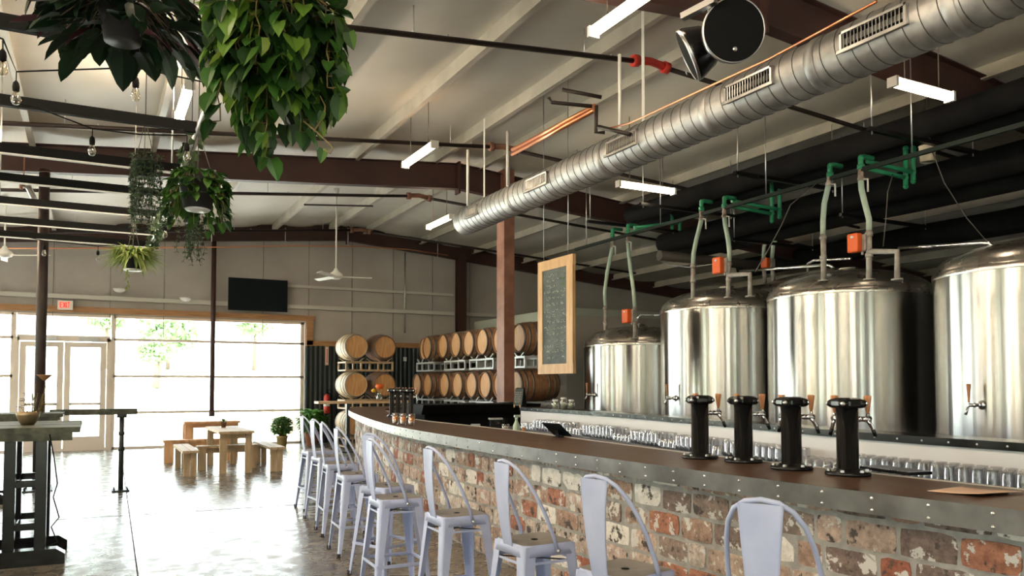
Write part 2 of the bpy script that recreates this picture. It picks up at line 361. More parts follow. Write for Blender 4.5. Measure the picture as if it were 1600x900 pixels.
# ceiling: two slopes of vinyl-faced insulation sagging between the purlins
PURL = [-7.6, -5.9, -4.25, -2.58, -.92, .76, 2.42, 4.15, 5.68, 6.72, 8.4, 10.1, 11.8, 13.5, 15.2, 16.9, 18.6, 20.3]
def ceil_part(x0, x1):
    mb = MB(); xs = []; x = x0
    while x < x1 - 1e-6: xs.append(x); x += .14
    xs.append(x1); ys = [YB + i * 1.0 for i in range(int(YF - YB) + 1)]
    vs = []
    for x in xs:
        lo = max([p for p in PURL if p <= x], default=XL); hi = min([p for p in PURL if p > x], default=XR)
        f = (x - lo) / max(.01, hi - lo); sag = .10 * sin(pi * f) ** 1.2 if 0 < f < 1 else 0
        for y in ys: vs.append((x, y, roof_z(x) - sag * (.8 + .35 * noise.noise(Vector((x * .3, y * .35, 0))))))
    n = len(ys); fs = [(i * n + j, i * n + j + 1, (i + 1) * n + j + 1, (i + 1) * n + j) for i in range(len(xs) - 1) for j in range(n - 1)]
    mb.add(vs, fs, True)
    o = len(mb.v)
    mb.b2((x0, YB - .2, 6.35), (x1, YF + .2, 6.42))
    return mb
o = struct(ceil_part(XL - .0, XR).build('ceiling', 'ceiling'))
for i, x in enumerate(PURL):
    z = purlin_z(x); s = 1 if x < RIDGE else -1; mb = MB()
    mb.b2((x - .005, YB, z), (x + .005, YF - .05, z + .21)); mb.b2((x, YB, z), (x + .075 * s, YF - .05, z + .008)); mb.b2((x - .075 * s, YB, z + .2), (x, YF - .05, z + .208))
    mb.b2((x + .070 * s, YB, z), (x + .078 * s, YF - .05, z + .028))
    struct(mb.build('trim_%d' % (10 + i), 'purlin'))
def rafter(name, Y, zb, slope, depth, dgrow, m, x0=XL, x1=XR):
    mb = MB()
    for xa, xb in ((x0, RIDGE), (RIDGE, x1)):
        def zz(x): return zb - slope * abs(x - RIDGE)
        def dd(x): return depth + dgrow * (1 - abs(x - RIDGE) / 12)
        P = [(xa, Y - .005, zz(xa)), (xb, Y - .005, zz(xb)), (xb, Y - .005, zz(xb) + dd(xb)), (xa, Y - .005, zz(xa) + dd(xa))]
        mb.prism(P, (0, 0, 0), (0, .01, 0))
        for k, (za, zb_) in enumerate(((zz(xa), zz(xb)), (zz(xa) + dd(xa), zz(xb) + dd(xb)))):
            mb.bar((xa, Y, za), (xb, Y, zb_), .17, .014)
    mb.b2((RIDGE - .02, Y - .1, zb - .1), (RIDGE + .02, Y + .1, zb + depth + dgrow + .04))
    return struct(mb.build(name, m))
rafter('trim_30', 14.03, 5.40, .079, .38, .10, 'maroon')
rafter('trim_31', 6.1, 5.40, .079, .38, .10, 'maroon')
rafter('trim_32', -1.8, 5.40, .079, .38, .10, 'maroon')
rafter('trim_33', 21.62, 5.62, .088, .40, .0, 'maroon')

# far wall with the glazed opening X -7.0..5.1, z 0..3.3
def panel_seams(mb, x0, x1, z0, z1, Y, step=1.22):
    x = x0
    while x < x1: mb.b2((x, Y - .012, z0), (x + .012, Y, z1)); x += step
w = MB(); w.b2((XL, 21.9, 3.3), (XR, 22.05, 6.3)); w.b2((XL, 21.9, 0), (-7.0, 22.05, 3.3)); w.b2((5.12, 21.9, 0), (XR, 22.05, 3.3))
struct(w.build('wall_far', 'wallgrey'))
w = MB(); panel_seams(w, -7, 15, 2.8, 5.8, 21.9); struct(w.build('trim_40', mat('panel_seam', (.20, .18, .17), .8)))
# left wall, back wall, right wall
w = MB(); last = YB
for a, b_ in LEFT_OPEN: w.b2((XL - .15, last, 0), (XL, a, 3.3)); last = b_
w.b2((XL - .15, last, 0), (XL, YF, 3.3)); w.b2((XL - .15, YB, 3.3), (XL, YF, 6.3)); struct(w.build('wall_left', 'wallleft'))
w = MB(); last = XL
for a, b_ in BACK_OPEN: w.b2((last, YB - .15, 0), (a, YB, 3.3)); last = b_
w.b2((last, YB - .15, 0), (XR, YB, 3.3)); w.b2((XL, YB - .15, 3.3), (XR, YB, 6.3)); struct(w.build('wall_back', 'wallleft'))
w = MB(); w.b2((XR, YB, 0), (XR + .15, YF, 6.3)); struct(w.build('wall_right', 'walldark'))
wi = 5
for side, lst in (('L', LEFT_OPEN), ('B', BACK_OPEN)):
    for a, b_ in lst:
        f = MB()
        def bb(u0, u1, z0, z1, f=f):
            if side == 'L': f.b2((XL - .12, u0, z0), (XL - .04, u1, z1))
            else: f.b2((u0, YB - .12, z0), (u1, YB - .04, z1))
        k = 1
        for i in range(k + 1):
            u = a + (b_ - a) * i / k; bb(u - .05, u + .05, 0, 3.3)
        for z in (.05, 1.1, 2.2, 3.25): bb(a, b_, z - .05, z + .05)
        struct(f.build('window_%d' % wi, 'frame')); wi += 1

# storefront windows in the far wall
def glazing(name, x0, x1, verts, hors, lbl=None):
    f = MB()
    for x in verts: f.b2((x - .05, 21.9, 0), (x + .05, 22.0, 3.3))
    for z in hors: f.b2((x0, 21.9, z - .03), (x1, 22.0, z + .03))
    f.b2((x0, 21.9, 3.24), (x1, 22.0, 3.3)); f.b2((x0, 21.9, 0), (x1, 22.0, .06))
    o = struct(f.build(name, 'frame'))
    g = MB(); g.b2((x0, 21.955, .05), (x1, 21.962, 3.25)); struct(g.build('glass_pane', 'pane', o))
    return o
glazing('window_1', -7.0, -1.68, [-6.95, -4.3, -1.68], [.9, 1.8, 2.71])
glazing('window_2', .42, 5.1, [.42, 5.05], [.9, 1.8, 2.71])
glazing('window_3', -1.62, .36, [], [2.75])
# double door
d = struct(MB().b2((-1.66, 21.88, 0), (-1.56, 22.02, 2.72)).b2((.28, 21.88, 0), (.40, 22.02, 2.72)).b2((-1.6, 21.88, 2.64), (.36, 22.02, 2.72)).build('door_1', 'frame'))
for x0, x1 in ((-1.55, -.65), (-.63, .27)):
    f = MB()
    f.b2((x0, 21.9, .01), (x0 + .13, 21.95, 2.62)); f.b2((x1 - .13, 21.9, .01), (x1, 21.95, 2.62))
    f.b2((x0 + .13, 21.9, 2.5), (x1 - .13, 21.95, 2.62)); f.b2((x0 + .13, 21.9, .01), (x1 - .13, 21.95, .34))
    lf = f.build('door_leaf', 'frame', d); struct(lf)
    struct(MB().b2((x0 + .13, 21.92, .34), (x1 - .13, 21.927, 2.5)).build('glass_pane', 'pane', lf))
    struct(MB().b2((x0 + .1, 21.82, 1.10), (x1 - .1, 21.86, 1.16)).b2((x0 + .12, 21.82, 1.11), (x0 + .16, 21.9, 1.15)).b2((x1 - .16, 21.82, 1.11), (x1 - .12, 21.9, 1.15)).build('push_bar', 'frame', lf))
    cx = x1 - .35 if x0 < -1 else x0 + .5
    struct(MB().b2((cx - .2, 21.8, 2.66), (cx + .2, 21.88, 2.74)).bar((cx, 21.82, 2.66), (cx + .1, 21.6, 2.62), .03, .015).build('door_closer', 'steel', lf))
# wood header, jamb, dado cap, corrugated wainscot
h = MB(); h.b2((XL, 21.80, 3.34), (5.35, 21.9, 3.48)); h.b2((5.14, 21.80, 2.68), (5.32, 21.9, 3.34)); h.b2((5.14, 21.80, 2.66), (11.0, 21.9, 2.80))
struct(h.build('trim_41', 'header'))
c = MB(); x = 5.12; P = []
while x < 10.6:
    P.append((x, 21.86)); P.append((x + .03, 21.83)); P.append((x + .07, 21.83)); P.append((x + .10, 21.86)); x += .13
vs = [(a, b_, 0.) for a, b_ in P] + [(a, b_, 2.66) for a, b_ in P]; N = len(P)
c.add(vs, [(i, i + 1, N + i + 1, N + i) for i in range(N - 1)]); struct(c.build('trim_42', 'corr'))
g = MB(); g.b2((XL, 21.72, 3.66), (9.5, 21.88, 3.76)); g.b2((9.8, 21.72, 3.66), (15, 21.88, 3.76)); g.b2((4.6, 21.78, 4.24), (9.5, 21.88, 4.31))
struct(g.build('trim_43', 'girt'))

# ------------------------------------------------------------------ outside
tag(MB().b2((-60, 22.3, -.12), (60, 34, -.04)).b2((-20, -40, -.12), (XL - .25, 22.3, -.04)).b2((XL - .25, -40, -.12), (60, YB - .25, -.04)).build('paving', 'pave'), 'sunlit pale paving outside the glass wall', 'paving')['kind'] = 'structure'
bank = MB(); bank.add([(-90, 34, -.05), (90, 34, -.05), (90, 60, 2.6), (-90, 60, 2.6), (90, 120, 3.2), (-90, 120, 3.2)], [(0, 1, 2, 3), (3, 2, 4, 5)])
tag(MB().add([(-13, -60, -.03), (-13, 32, -.03), (-45, 32, 3.5), (-45, -60, 3.5)], [(0, 1, 2, 3)]).add([(-60, -15, -.03), (60, -15, -.03), (60, -70, 5), (-60, -70, 5)], [(0, 1, 2, 3)]).build('side_lawn', mat('side_grass', (.25, .29, .17), .95, 0, (.32, .36, .23), .5)), 'green lawn sloping up beside the side windows', 'lawn')['kind'] = 'structure'
tag(bank.build('lawn', 'grass'), 'bright grass bank rising beyond the paving', 'lawn', kind='structure')
def tree(loc, h, r, label, group):
    o = thing('tree', label, 'tree', loc, 0, group)
    MB().tube([(0, 0, 0), (.1, 0, h * .35), (0, .1, h * .6)], [.22, .16, .08], 8).build('trunk', 'bark', o)
    mb = MB()
    for i in range(900):
        a = random.random() * 2 * pi; u = random.uniform(-1, 1); rr = r * random.uniform(.55, 1.0); q = math.sqrt(1 - u * u)
        p = Vector((cos(a) * q * rr, sin(a) * q * rr, h * .68 + u * rr * .8)); s = r * random.uniform(.05, .11)
        n_ = Vector((random.uniform(-1, 1), random.uniform(-1, 1), random.uniform(-1, 1))).normalized(); A = n_.orthogonal().normalized() * s; B = n_.cross(A)
        mb.add([p - A - B, p + A - B * .6, p + A * .8 + B, p - A * .7 + B], [(0, 1, 2, 3)], False, random.uniform(.05, 1))
    mb.build('crown', 'tree', o); return o
tl0 = ['broad green tree seen over the door transom', 'green tree seen through the wide window', 'green tree at the window beside the barrels']
for (px, Yt, hh, rr), lb in zip(((165, 80, 9.4, 2.1), (262, 88, 7.7, 3.0), (397, 82, 9.0, 2.0)), tl0):
    p = atY(px, 560, Yt); tree((p.x, Yt, 2.6 + (Yt - 60) * .01), hh - 1.6, rr, lb, None)
p = atY(244, 550, 48); tree((p.x, 48, 1.4), 3.0, 1.0, 'low green bush on the bright bank', None)
for i in range(7): tree((-21 - 3 * random.random(), -16 + i * 7, .5), 7 + random.random() * 2, 3.0, 'leafy tree outside the side windows', 'trees along the side of the building')
for i in range(3): tree((-8 + i * 8, -24 - 3 * random.random(), 0), 7, 3.2, 'leafy tree outside the rear windows', 'trees behind the building')
p = atY(460, 637, 27); o = MB().b2((p.x - .75, 26.6, -.04), (p.x + .75, 27.4, 1.4)).b2((p.x - .8, 26.5, 1.4), (p.x + .8, 27.5, 1.46)).build('utility_box', 'sand', origin=(p.x, 27, -.04)); tag(o, 'tan utility box standing outside the window corner', 'box')
# ================================================================== BAR
BZ = 1.09
outer, OL = spline([(3.75, -1.2), (3.50, .9), (3.35, 2.0), (3.24, 3.1), (3.18, 4.5), (3.16, 6.0), (3.17, 7.4), (3.24, 8.8), (3.40, 10.1), (3.78, 12.2), (4.24, 14.4), (4.62, 15.9), (5.05, 16.9), (5.7, 17.6), (6.5, 17.95)], .09)
inner, IL = spline([(4.25, -1.2), (4.12, 1.0), (4.03, 2.5), (3.97, 4.0), (3.98, 5.0), (4.08, 6.5), (4.16, 7.9), (4.16, 9.1), (4.15, 10.6), (4.32, 12.0), (4.66, 13.4), (5.15, 15.2), (5.5, 16.1), (6.0, 16.7), (6.6, 17.0)], .09)
NB = 190
def rs(path, n):
    out = []
    for k in range(n + 1):
        f = k / n * (len(path) - 1); i = min(int(f), len(path) - 2); out.append(path[i].lerp(path[i + 1], f - i))
    return out
# matched samples by Y
O_ = rs(outer, NB)
I_ = rs(inner, NB)
def nrm(path, i):
    d = (path[min(i + 1, len(path) - 1)] - path[max(i - 1, 0)]).normalized(); return Vector((-d.y, d.x, 0))   # outward (towards the room, -X side)
def ribbon(mb, path, off0, off1, z0, z1, i0=0, i1=None, smooth=True, t=0.):
    """solid ribbon following the path between two outward offsets and two heights"""
    i1 = i1 or len(path) - 1; vs = []
    for i in range(i0, i1 + 1):
        n_ = nrm(path, i); p = path[i]
        for o_, z in ((off0, z0), (off1, z0), (off1, z1), (off0, z1)): q = p + n_ * o_; vs.append((q.x, q.y, z))
    k = i1 - i0 + 1; fs = []
    for i in range(k - 1):
        for j in range(4): fs.append((i * 4 + j, i * 4 + (j + 1) % 4, (i + 1) * 4 + (j + 1) % 4, (i + 1) * 4 + j))
    fs += [(3, 2, 1, 0), tuple((k - 1) * 4 + j for j in range(4))]
    return mb.add(vs, fs, False, t)
bar = thing('bar_counter', 'long curved brick bar with dark wood top and riveted zinc edge', 'bar', (3.5, 5, 0))
tp = MB(); vs = []
for i in range(NB + 1):
    a, b_ = O_[i], I_[i]
    vs += [(a.x, a.y, BZ - .045), (a.x, a.y, BZ), (b_.x, b_.y, BZ), (b_.x, b_.y, BZ - .045)]
tp.add(vs, [(i * 4 + j, i * 4 + (j + 1) % 4, (i + 1) * 4 + (j + 1) % 4, (i + 1) * 4 + j) for i in range(NB) for j in range(4)] + [(0, 1, 2, 3), tuple(NB * 4 + j for j in (3, 2, 1, 0))])
tp.build('bar_top', 'walnut', bar, world=True)
ribbon(MB(), outer, .0, .006, BZ - .10, BZ + .004).build('zinc_edge', 'band', bar, world=True)
zinc = [c for c in bar.children if c.name.startswith('zinc_edge')][0]
rv = MB().lathe([(.0001, .0075), (.006, .006), (.009, .002), (.0095, 0)], n=8, axis='x').build('rivet', 'chrome', zinc)
step = .27; s_acc = 0; cnt = 0; i = 24
rme = rv.data; first = True
while i < len(outer) - 2 and cnt < 98:
    i += 3
    p = outer[i]; n_ = nrm(outer, i)
    if p.y < 1.4: continue
    if p.y > 13.6: break
    for z in (BZ - .022, BZ - .078):
        r = rv if first else rv.copy(); first or COL.objects.link(r); first = False; r.parent = zinc
        r.location = Vector((p.x, p.y, z)) + n_ * .006 - bar.location; r.rotation_euler = (0, 0, atan2(n_.y, n_.x)); cnt += 1
ribbon(MB(), inner, -.05, .0, BZ - .05, BZ + .002, 0, len(inner) - 30).build('inner_edge_strip', mat('pale_edge', (.55, .52, .48), .4, .2), bar, world=True)
# brick body: mortar core and individually shaped bricks in one face
OFF = -.13
ribbon(MB(), outer, OFF - .45, OFF - .008, 0, BZ - .046).build('bar_body', 'mortar', bar, world=True)
bk = MB(); L = [0]
for i in range(1, len(outer)): L.append(L[-1] + (outer[i] - outer[i - 1]).length)
def on(s, o_):
    s = max(0, min(L[-1] - 1e-4, s)); i = min(int(s / L[-1] * (len(L) - 1)), len(L) - 2)
    while i > 0 and L[i] > s: i -= 1
    while i < len(L) - 2 and L[i + 1] < s: i += 1
    f = (s - L[i]) / (L[i + 1] - L[i]); p = outer[i].lerp(outer[i + 1], f); n_ = nrm(outer, i).lerp(nrm(outer, i + 1), f).normalized(); return p + n_ * o_
rows = 7; ph = (BZ - .10) / 6.35
rnd = random.Random(11)
for r_ in range(rows):
    z0 = r_ * ph + .012; z1 = min(z0 + ph - .022, BZ - .05); s = -.1 + (r_ % 2) * .14
    while s < L[-1] - .05:
        ln = rnd.choice((.25, .27, .30, .15, .29, .27)); pr = rnd.uniform(-.004, .010); tint = rnd.random()
        if rnd.random() < .09: tint = .97
        nx, nz_ = 4, 3; g0 = []; jz = rnd.uniform(-.005, .005); hz = rnd.uniform(-.004, .003)
        for a in range(nx + 1):
            for c_ in range(nz_ + 1):
                u, v = a / nx, c_ / nz_; edge = (a in (0, nx)) + (c_ in (0, nz_))
                uu = s + ln * u + rnd.uniform(-.003, .003) + (.006 * (1 - 2 * u) if edge == 2 else 0); zz = z0 + jz + (z1 - z0 + hz) * v + rnd.uniform(-.003, .003) + (.006 * (1 - 2 * v) if edge == 2 else 0)
                p = on(uu, OFF + pr - (.006 if edge else 0) + rnd.uniform(-.0015, .0015)); g0.append((p.x, p.y, zz))
        base = len(g0); bvs = []
        ring = [a * (nz_ + 1) for a in range(nx + 1)] + [nx * (nz_ + 1) + c_ for c_ in range(1, nz_ + 1)] + [a * (nz_ + 1) + nz_ for a in range(nx - 1, -1, -1)] + [c_ for c_ in range(nz_ - 1, 0, -1)]
        for k in ring:
            x_, y_, z_ = g0[k]; q = on(s + ln * .5, 0); n_ = (on(s + ln * .5, 1) - q); bvs.append((x_ - n_.x * .02, y_ - n_.y * .02, z_))
        fs = [(a * (nz_ + 1) + c_, (a + 1) * (nz_ + 1) + c_, (a + 1) * (nz_ + 1) + c_ + 1, a * (nz_ + 1) + c_ + 1) for a in range(nx) for c_ in range(nz_)]
        R = len(ring); fs2 = [(ring[k], base + k, base + (k + 1) % R, ring[(k + 1) % R]) for k in range(R)]
        if s > .3 and s + ln < L[-1]: bk.add(g0 + bvs, fs + fs2, False, max(.001, tint))
        s += ln + rnd.uniform(.016, .026)
bk.build('brick_face', 'brick', bar, world=True)

# ------------------------------------------------------------------ bar stools
def make_stool():
    o = thing('bar_stool', 'x', 'bar stool')
    # local frame: seat front = +X (towards the bar), backrest at -X ; seat top z .76
    def rsq(h, r=.05, z=0, n=5):
        P = []
        for cx, cy, a0 in ((h - r, h - r, 0), (-(h - r), h - r, 90), (-(h - r), -(h - r), 180), (h - r, -(h - r), 270)):
            for k in range(n): a = R_(a0 + 90 * k / (n - 1)); P.append((cx + r * cos(a), cy + r * sin(a), z))
        return P
    sk = MB(); A = rsq(.158, .045, .752); B = rsq(.165, .045, .745); C = rsq(.172, .045, .69); D = rsq(.168, .045, .69); E_ = rsq(.160, .04, .742)
    N = len(A); vs = A + B + C + D + E_; fs = []
    for q in range(4):
        for k in range(N): fs.append((q * N + k, q * N + (k + 1) % N, (q + 1) * N + (k + 1) % N, (q + 1) * N + k))
    sk.add(vs, fs, True); sk.build('seat_skirt', 'stool', o)
    st = MB(); ring1 = rsq(.160, .045, .752); ring2 = rsq(.13, .04, .758); ring3 = rsq(.07, .03, .750); N = len(ring1)
    vs = ring1 + ring2 + ring3 + [(0, 0, .748)]; fs = [(q * N + k, q * N + (k + 1) % N, (q + 1) * N + (k + 1) % N, (q + 1) * N + k) for q in range(2) for k in range(N)] + [(2 * N + k, 2 * N + (k + 1) % N, 3 * N) for k in range(N)]
    st.add(vs, fs, True); st.build('seat', 'stoolseat', o)
    MB().lathe([(.02, 0), (.02, .002), (.0001, .002)], (0, 0, .7485), 10).build('seat_hole', 'blackmatte', o)
    for sx in (-1, 1):
        for sy in (-1, 1):
            mb = MB(); secs = []
            for f in (0, .08, .35, .7, 1):
                z = .745 - f * .735; r = .166 + .062 * f ** 1.05; w = .078 - .048 * f; cx, cy = sx * r, sy * r; th = .004; rr = .018 - .006 * f
                o1 = []
                # L section with rounded corner: along -sx x, then corner, then along -sy y
                o1.append((cx - sx * w, cy)); 
                for k in range(5):
                    a = pi / 2 * k / 4; o1.append((cx - sx * rr + sx * rr * sin(a), cy - sy * rr + sy * rr * cos(a)))
                o1.append((cx, cy - sy * w))
                i1 = [(cx - sx * w, cy - sy * th)]
                for k in range(5):
                    a = pi / 2 * k / 4; i1.append((cx - sx * rr + sx * (rr - th) * sin(a), cy - sy * rr + sy * (rr - th) * cos(a)))
                i1.append((cx - sx * th, cy - sy * w)); i1.reverse()
                secs.append([(x, y, z) for x, y in o1 + i1])
            n = len(secs[0]); vs = [v for s_ in secs for v in s_]
            fs = [(i * n + k, i * n + (k + 1) % n, (i + 1) * n + (k + 1) % n, (i + 1) * n + k) for i in range(4) for k in range(n)]
            mb.add(vs, fs, False)
            lg = mb.build('leg', 'stool', o)
            MB().tube([(sx * .221, sy * .221, .0), (sx * .220, sy * .220, .035)], .019, 8).build('foot_cap', 'rubber', lg)
    for k in range(4):
        a = pi / 2 * k; c_, s_ = cos(a), sin(a)
        def rot(x, y, z): return (x * c_ - y * s_, x * s_ + y * c_, z)
        z = .27; r = .166 + .062 * (.745 - z) / .735 - .004
        MB().bar(rot(r, -r, z), rot(r, r, z), .006, .022).tube([rot(r - .004, -r, z - .01), rot(r - .004, r, z - .01)], .006, 6).build('footrest_bar', 'stool', o)
    z = .655; r = .166
    MB().bar((-r, -r, z), (r, r, z), .018, .004).bar((-r, r, z - .005), (r, -r, z - .005), .018, .004).build('cross_brace', 'pipeleg', o)
    MB().bar((r, -r, z), (r, r, z), .004, .014).bar((-r, -r, z), (-r, r, z), .004, .014).bar((-r, r, z), (r, r, z), .004, .014).bar((-r, -r, z), (r, -r, z), .004, .014).build('upper_brace', 'stool', o)
    # back hoop: from the sides of the seat up and back over the slat
    hp = [(.035, -.180, .715), (.01, -.178, .80), (-.04, -.172, .92), (-.09, -.160, 1.02), (-.135, -.138, 1.10), (-.170, -.105, 1.155), (-.192, -.060, 1.185), (-.20, 0, 1.195)]
    hp = hp + [(x, -y, z) for x, y, z in reversed(hp[:-1])]
    MB().tube(hp, .0105, 8).build('back_hoop', 'stool', o)
    for s in (-1, 1): MB().sphere((.035, s * .192, .715), .013, 8).build('hoop_bolt', 'steel', o)
    sl = MB(); rowsL = []
    for f in (0, .15, .4, .7, 1):
        z = .735 + f * .445; x = -.160 - .040 * f - .012 * sin(pi * f); hw = .047 + .036 * f
        rowsL.append([(x - .004 * abs(u) * 1.5, u * hw, z) for u in (-1, -.85, -.3, .3, .85, 1)])
    vs = [v for r in rowsL for v in r] + [(v[0] - .005, v[1], v[2]) for r in rowsL for v in r]; m_ = 6; K = 5; fs = []
    for i in range(K - 1):
        for j in range(m_ - 1):
            a = i * m_ + j; fs += [(a, a + 1, a + m_ + 1, a + m_), (a + K * m_, a + m_ + K * m_, a + m_ + 1 + K * m_, a + 1 + K * m_)]
        for j in (0, m_ - 1): a = i * m_ + j; fs.append((a, a + m_, a + m_ + K * m_, a + K * m_) if j == 0 else (a, a + K * m_, a + m_ + K * m_, a + m_))
    sl.add(vs, fs, True); sl.build('back_slat', 'stool', o)
    return o
SP = [(2.30, 2.22, 30), (2.21, 3.06, 12), (2.18, 3.87, 2), (2.165, 4.90, 0), (2.06, 5.82, -2), (2.23, 6.52, 22), (2.27, 7.52, -3), (2.40, 8.58, -5), (2.50, 9.42, 4), (2.60, 10.38, 2)]
SL = ['nearest high-backed metal stool, only its back above the frame edge', 'pale lavender metal stool in front of the bare brick, second nearest', 'pale metal stool with worn seat, third from the near end of the bar', 'pale metal stool standing alone left of the third, fourth from the near end',
      'pale metal stool overlapping the one behind it, fifth from the near end', 'pale metal stool turned a little, half hidden behind the fifth', 'pale metal stool in the close row, seventh from the near end', 'pale metal stool in the close row, eighth from the near end', 'pale metal stool tucked behind the eighth, second from the far end', 'farthest pale metal stool, beside the potted plants']
st0 = make_stool()
for k, ((x, y, a), lb) in enumerate(zip(SP, SL)):
    if k == 0: o = st0; o.location = (x, y, 0); o.rotation_euler = (0, 0, R_(a)); o['label'] = lb; o['group'] = 'metal stools along the bar'
    else: dup(st0, (x, y, 0), R_(a), lb)

# ------------------------------------------------------------------ beer towers
def make_tower():
    o = thing('beer_tower', 'x', 'beer tower')
    MB().lathe([(.0001, .440), (.060, .440), (.060, .02), (.070, .02)], n=28).build('tower_column', 'blackpaint', o)
    MB().lathe([(.0001, 0), (.122, 0), (.126, .006), (.122, .022), (.080, .024), (.074, .036), (.062, .038)], n=28).build('base_flange', 'blackpaint', o)
    cp = MB().lathe([(.060, .378), (.066, .382), (.080, .388), (.086, .398), (.086, .420), (.078, .434), (.060, .441), (.0001, .442)], n=8, smooth=False); cap = cp.build('tower_cap', 'blackpaint', o)
    for k in range(4):
        a = R_(20 + 90 * k); c_ = Vector((cos(a), sin(a), 0))
        MB().lathe([(.0001, .016), (.014, .013), (.024, 0), (.028, -.02), (.028, -.05)], c_ * .092 + Vector((0, 0, .408)), 12, ax=c_).build('cap_lug', 'blackpaint', cap)
        MB().lathe([(.0001, .008), (.010, .006), (.013, 0), (.013, -.004)], c_ * .107 + Vector((0, 0, .408)), 10, ax=c_).build('lug_bolt', 'chrome', cap)
    for k in range(6):
        a = R_(60 * k + 15); MB().lathe([(.0001, .036), (.010, .034), (.012, .020)], (cos(a) * .104, sin(a) * .104, 0), 6, smooth=False).build('flange_bolt', 'steel', o)
    for a in (-25, 62):
        d = Vector((cos(R_(a)), sin(R_(a)), 0)); U = Vector((0, 0, 1)); z = Vector((0, 0, .318))
        f = MB().tube([d * .045 + z, d * .062 + z], .020, 12).tube([d * .062 + z, d * .105 + z], .013, 12).tube([d * .075 + z, d * .086 + z], .017, 12).tube([d * .095 + z, d * .150 + z], .016, 12).tube([d * .118 + z, d * .124 + z], .019, 12)
        f.tube([d * .132 + z + U * .018, d * .132 + z + U * .002], .011, 10).sphere(d * .132 + z + U * .024, .012, 9)
        f.tube([d * .128 + z - U * .004, d * .148 + z - U * .03, d * .172 + z - U * .075, d * .178 + z - U * .095], [.013, .012, .010, .009], 10)
        fo = f.build('faucet', 'chrome', o)
        MB().tube([d * .164 + z - U * .06, d * .182 + z - U * .10], .0115, 10).build('spout_sleeve', 'blackpaint', fo)
        b0 = d * .132 + z + U * .03
        MB().lathe([(.008, 0), (.009, .012), (.012, .02), (.015, .05), (.020, .082), (.022, .098), (.019, .104), (.0001, .106)], b0, 14).build('tap_handle', 'handle', fo)
    return o
tw0 = make_tower()
for k, (px, py, lb) in enumerate(((1325, 742, 'black beer tower nearest the sheet of paper'), (1237, 733, 'black beer tower third along from the nearest stool back'), (1162, 722, 'black beer tower second from the far end of the near four'), (1094, 716, 'black beer tower farthest of the near four'))):
    p = atz(px, py, BZ); rz = R_(8 - 3 * k)
    if k == 0: tw0.location = (p.x, p.y, BZ); tw0.rotation_euler = (0, 0, rz); tw0['label'] = lb; tw0['group'] = 'near row of beer towers'
    else: dup(tw0, (p.x, p.y, BZ), rz, lb, 'near row of beer towers')
for k, px in enumerate((612, 621.5, 631.5, 642)):
    p = atz(px, 651.5 + k * 1.0, BZ)
    dup(tw0, (p.x, p.y, BZ), R_(-10), ['black beer tower at the far end of the distant four', 'second black beer tower of the distant four', 'third black beer tower of the distant four', 'black beer tower beside the amber tasters, nearest of the distant four'][k], 'far row of beer towers').scale = (.62, .62, 1.03)

# tasters of amber beer
def make_taster():
    o = thing('tasting_glass', 'x', 'beer glass')
    MB().lathe([(.0001, 0), (.033, 0), (.036, .02), (.044, .150), (.042, .150), (.034, .022), (.0001, .016)], n=16).build('glass', 'glass', o)
    MB().lathe([(.0001, .018), (.0335, .022), (.040, .105), (.0001, .105)], n=16).build('beer', 'amber', o)
    return o
for k, (px, py, lb) in enumerate(((618, 663.5, 'tasting glass of amber beer farthest from the camera'), (630, 664.5, 'tasting glass of amber beer in the middle of the three'), (643, 665.5, 'tasting glass of amber beer nearest the camera'))):
    p = atz(px, py, BZ); loc = (p.x, p.y, BZ)
    if k == 0: t0 = make_taster(); t0.location = loc; t0['label'] = lb; t0['group'] = 'amber tasters on the bar'
    else: dup(t0, loc, 0, lb)
# paper sheet, black tray, bar tablet
p = atz(1527, 769, BZ); sh = MB(); q = [atz(1449, 767, BZ + .002), atz(1502, 760, BZ + .002), atz(1598, 771, BZ + .002), atz(1530, 777.5, BZ + .002)]
vs = []
for k in range(7):
    for j in range(5):
        a = q[0].lerp(q[1], j / 4); b_ = q[3].lerp(q[2], j / 4); v = a.lerp(b_, k / 6); vs.append((v.x, v.y, BZ + .002 + .016 * (k / 6) ** 2 * (1 - .4 * j / 4)))
sh.add(vs, [(k * 5 + j, k * 5 + j + 1, (k + 1) * 5 + j + 1, (k + 1) * 5 + j) for k in range(6) for j in range(4)], True)
o = sh.build('paper_sheet', 'paper', origin=(p.x, p.y, BZ)); md = o.modifiers.new('t', 'SOLIDIFY'); md.thickness = .001; tag(o, 'curling brown kraft paper sheet lying on the near bar top', 'paper')
p = atz(1398, 737, BZ); o = thing('drip_tray', 'black and steel drip tray on the bar beside the nearest tower', 'drip tray', (p.x, p.y, BZ), R_(82))
MB().b2((-.19, -.085, 0), (.19, .085, .018)).build('tray', 'blackpaint', o, bevel=.003)
mb = MB()
for k in range(18): mb.b2((-.18 + k * .0205, -.075, .018), (-.171 + k * .0205, .075, .022))
mb.build('grille', 'steel', o)
p = atz(1178, 716, BZ)
p = atz(838, 687, .0); o = None
# tablet on a stand behind the bar edge
pb = atz(868, 683, BZ); pb.x += .03; o = thing('register_tablet', 'black tablet screen tilted on its stand at the bar edge', 'tablet', (pb.x, pb.y, BZ), R_(100))
ax = (Vector((1, 0, 0)), Vector((0, cos(R_(38)), sin(R_(38)))), Vector((0, -sin(R_(38)), cos(R_(38)))))
MB().box((0, .02, .075), (.26, .20, .012), ax=ax).build('screen', 'screen', o, bevel=.003)
MB().lathe([(.0001, 0), (.06, 0), (.06, .008), (.0001, .008)], n=16).bar((0, 0, .005), (0, .02, .07), .05, .015).build('stand', 'blackpaint', o)

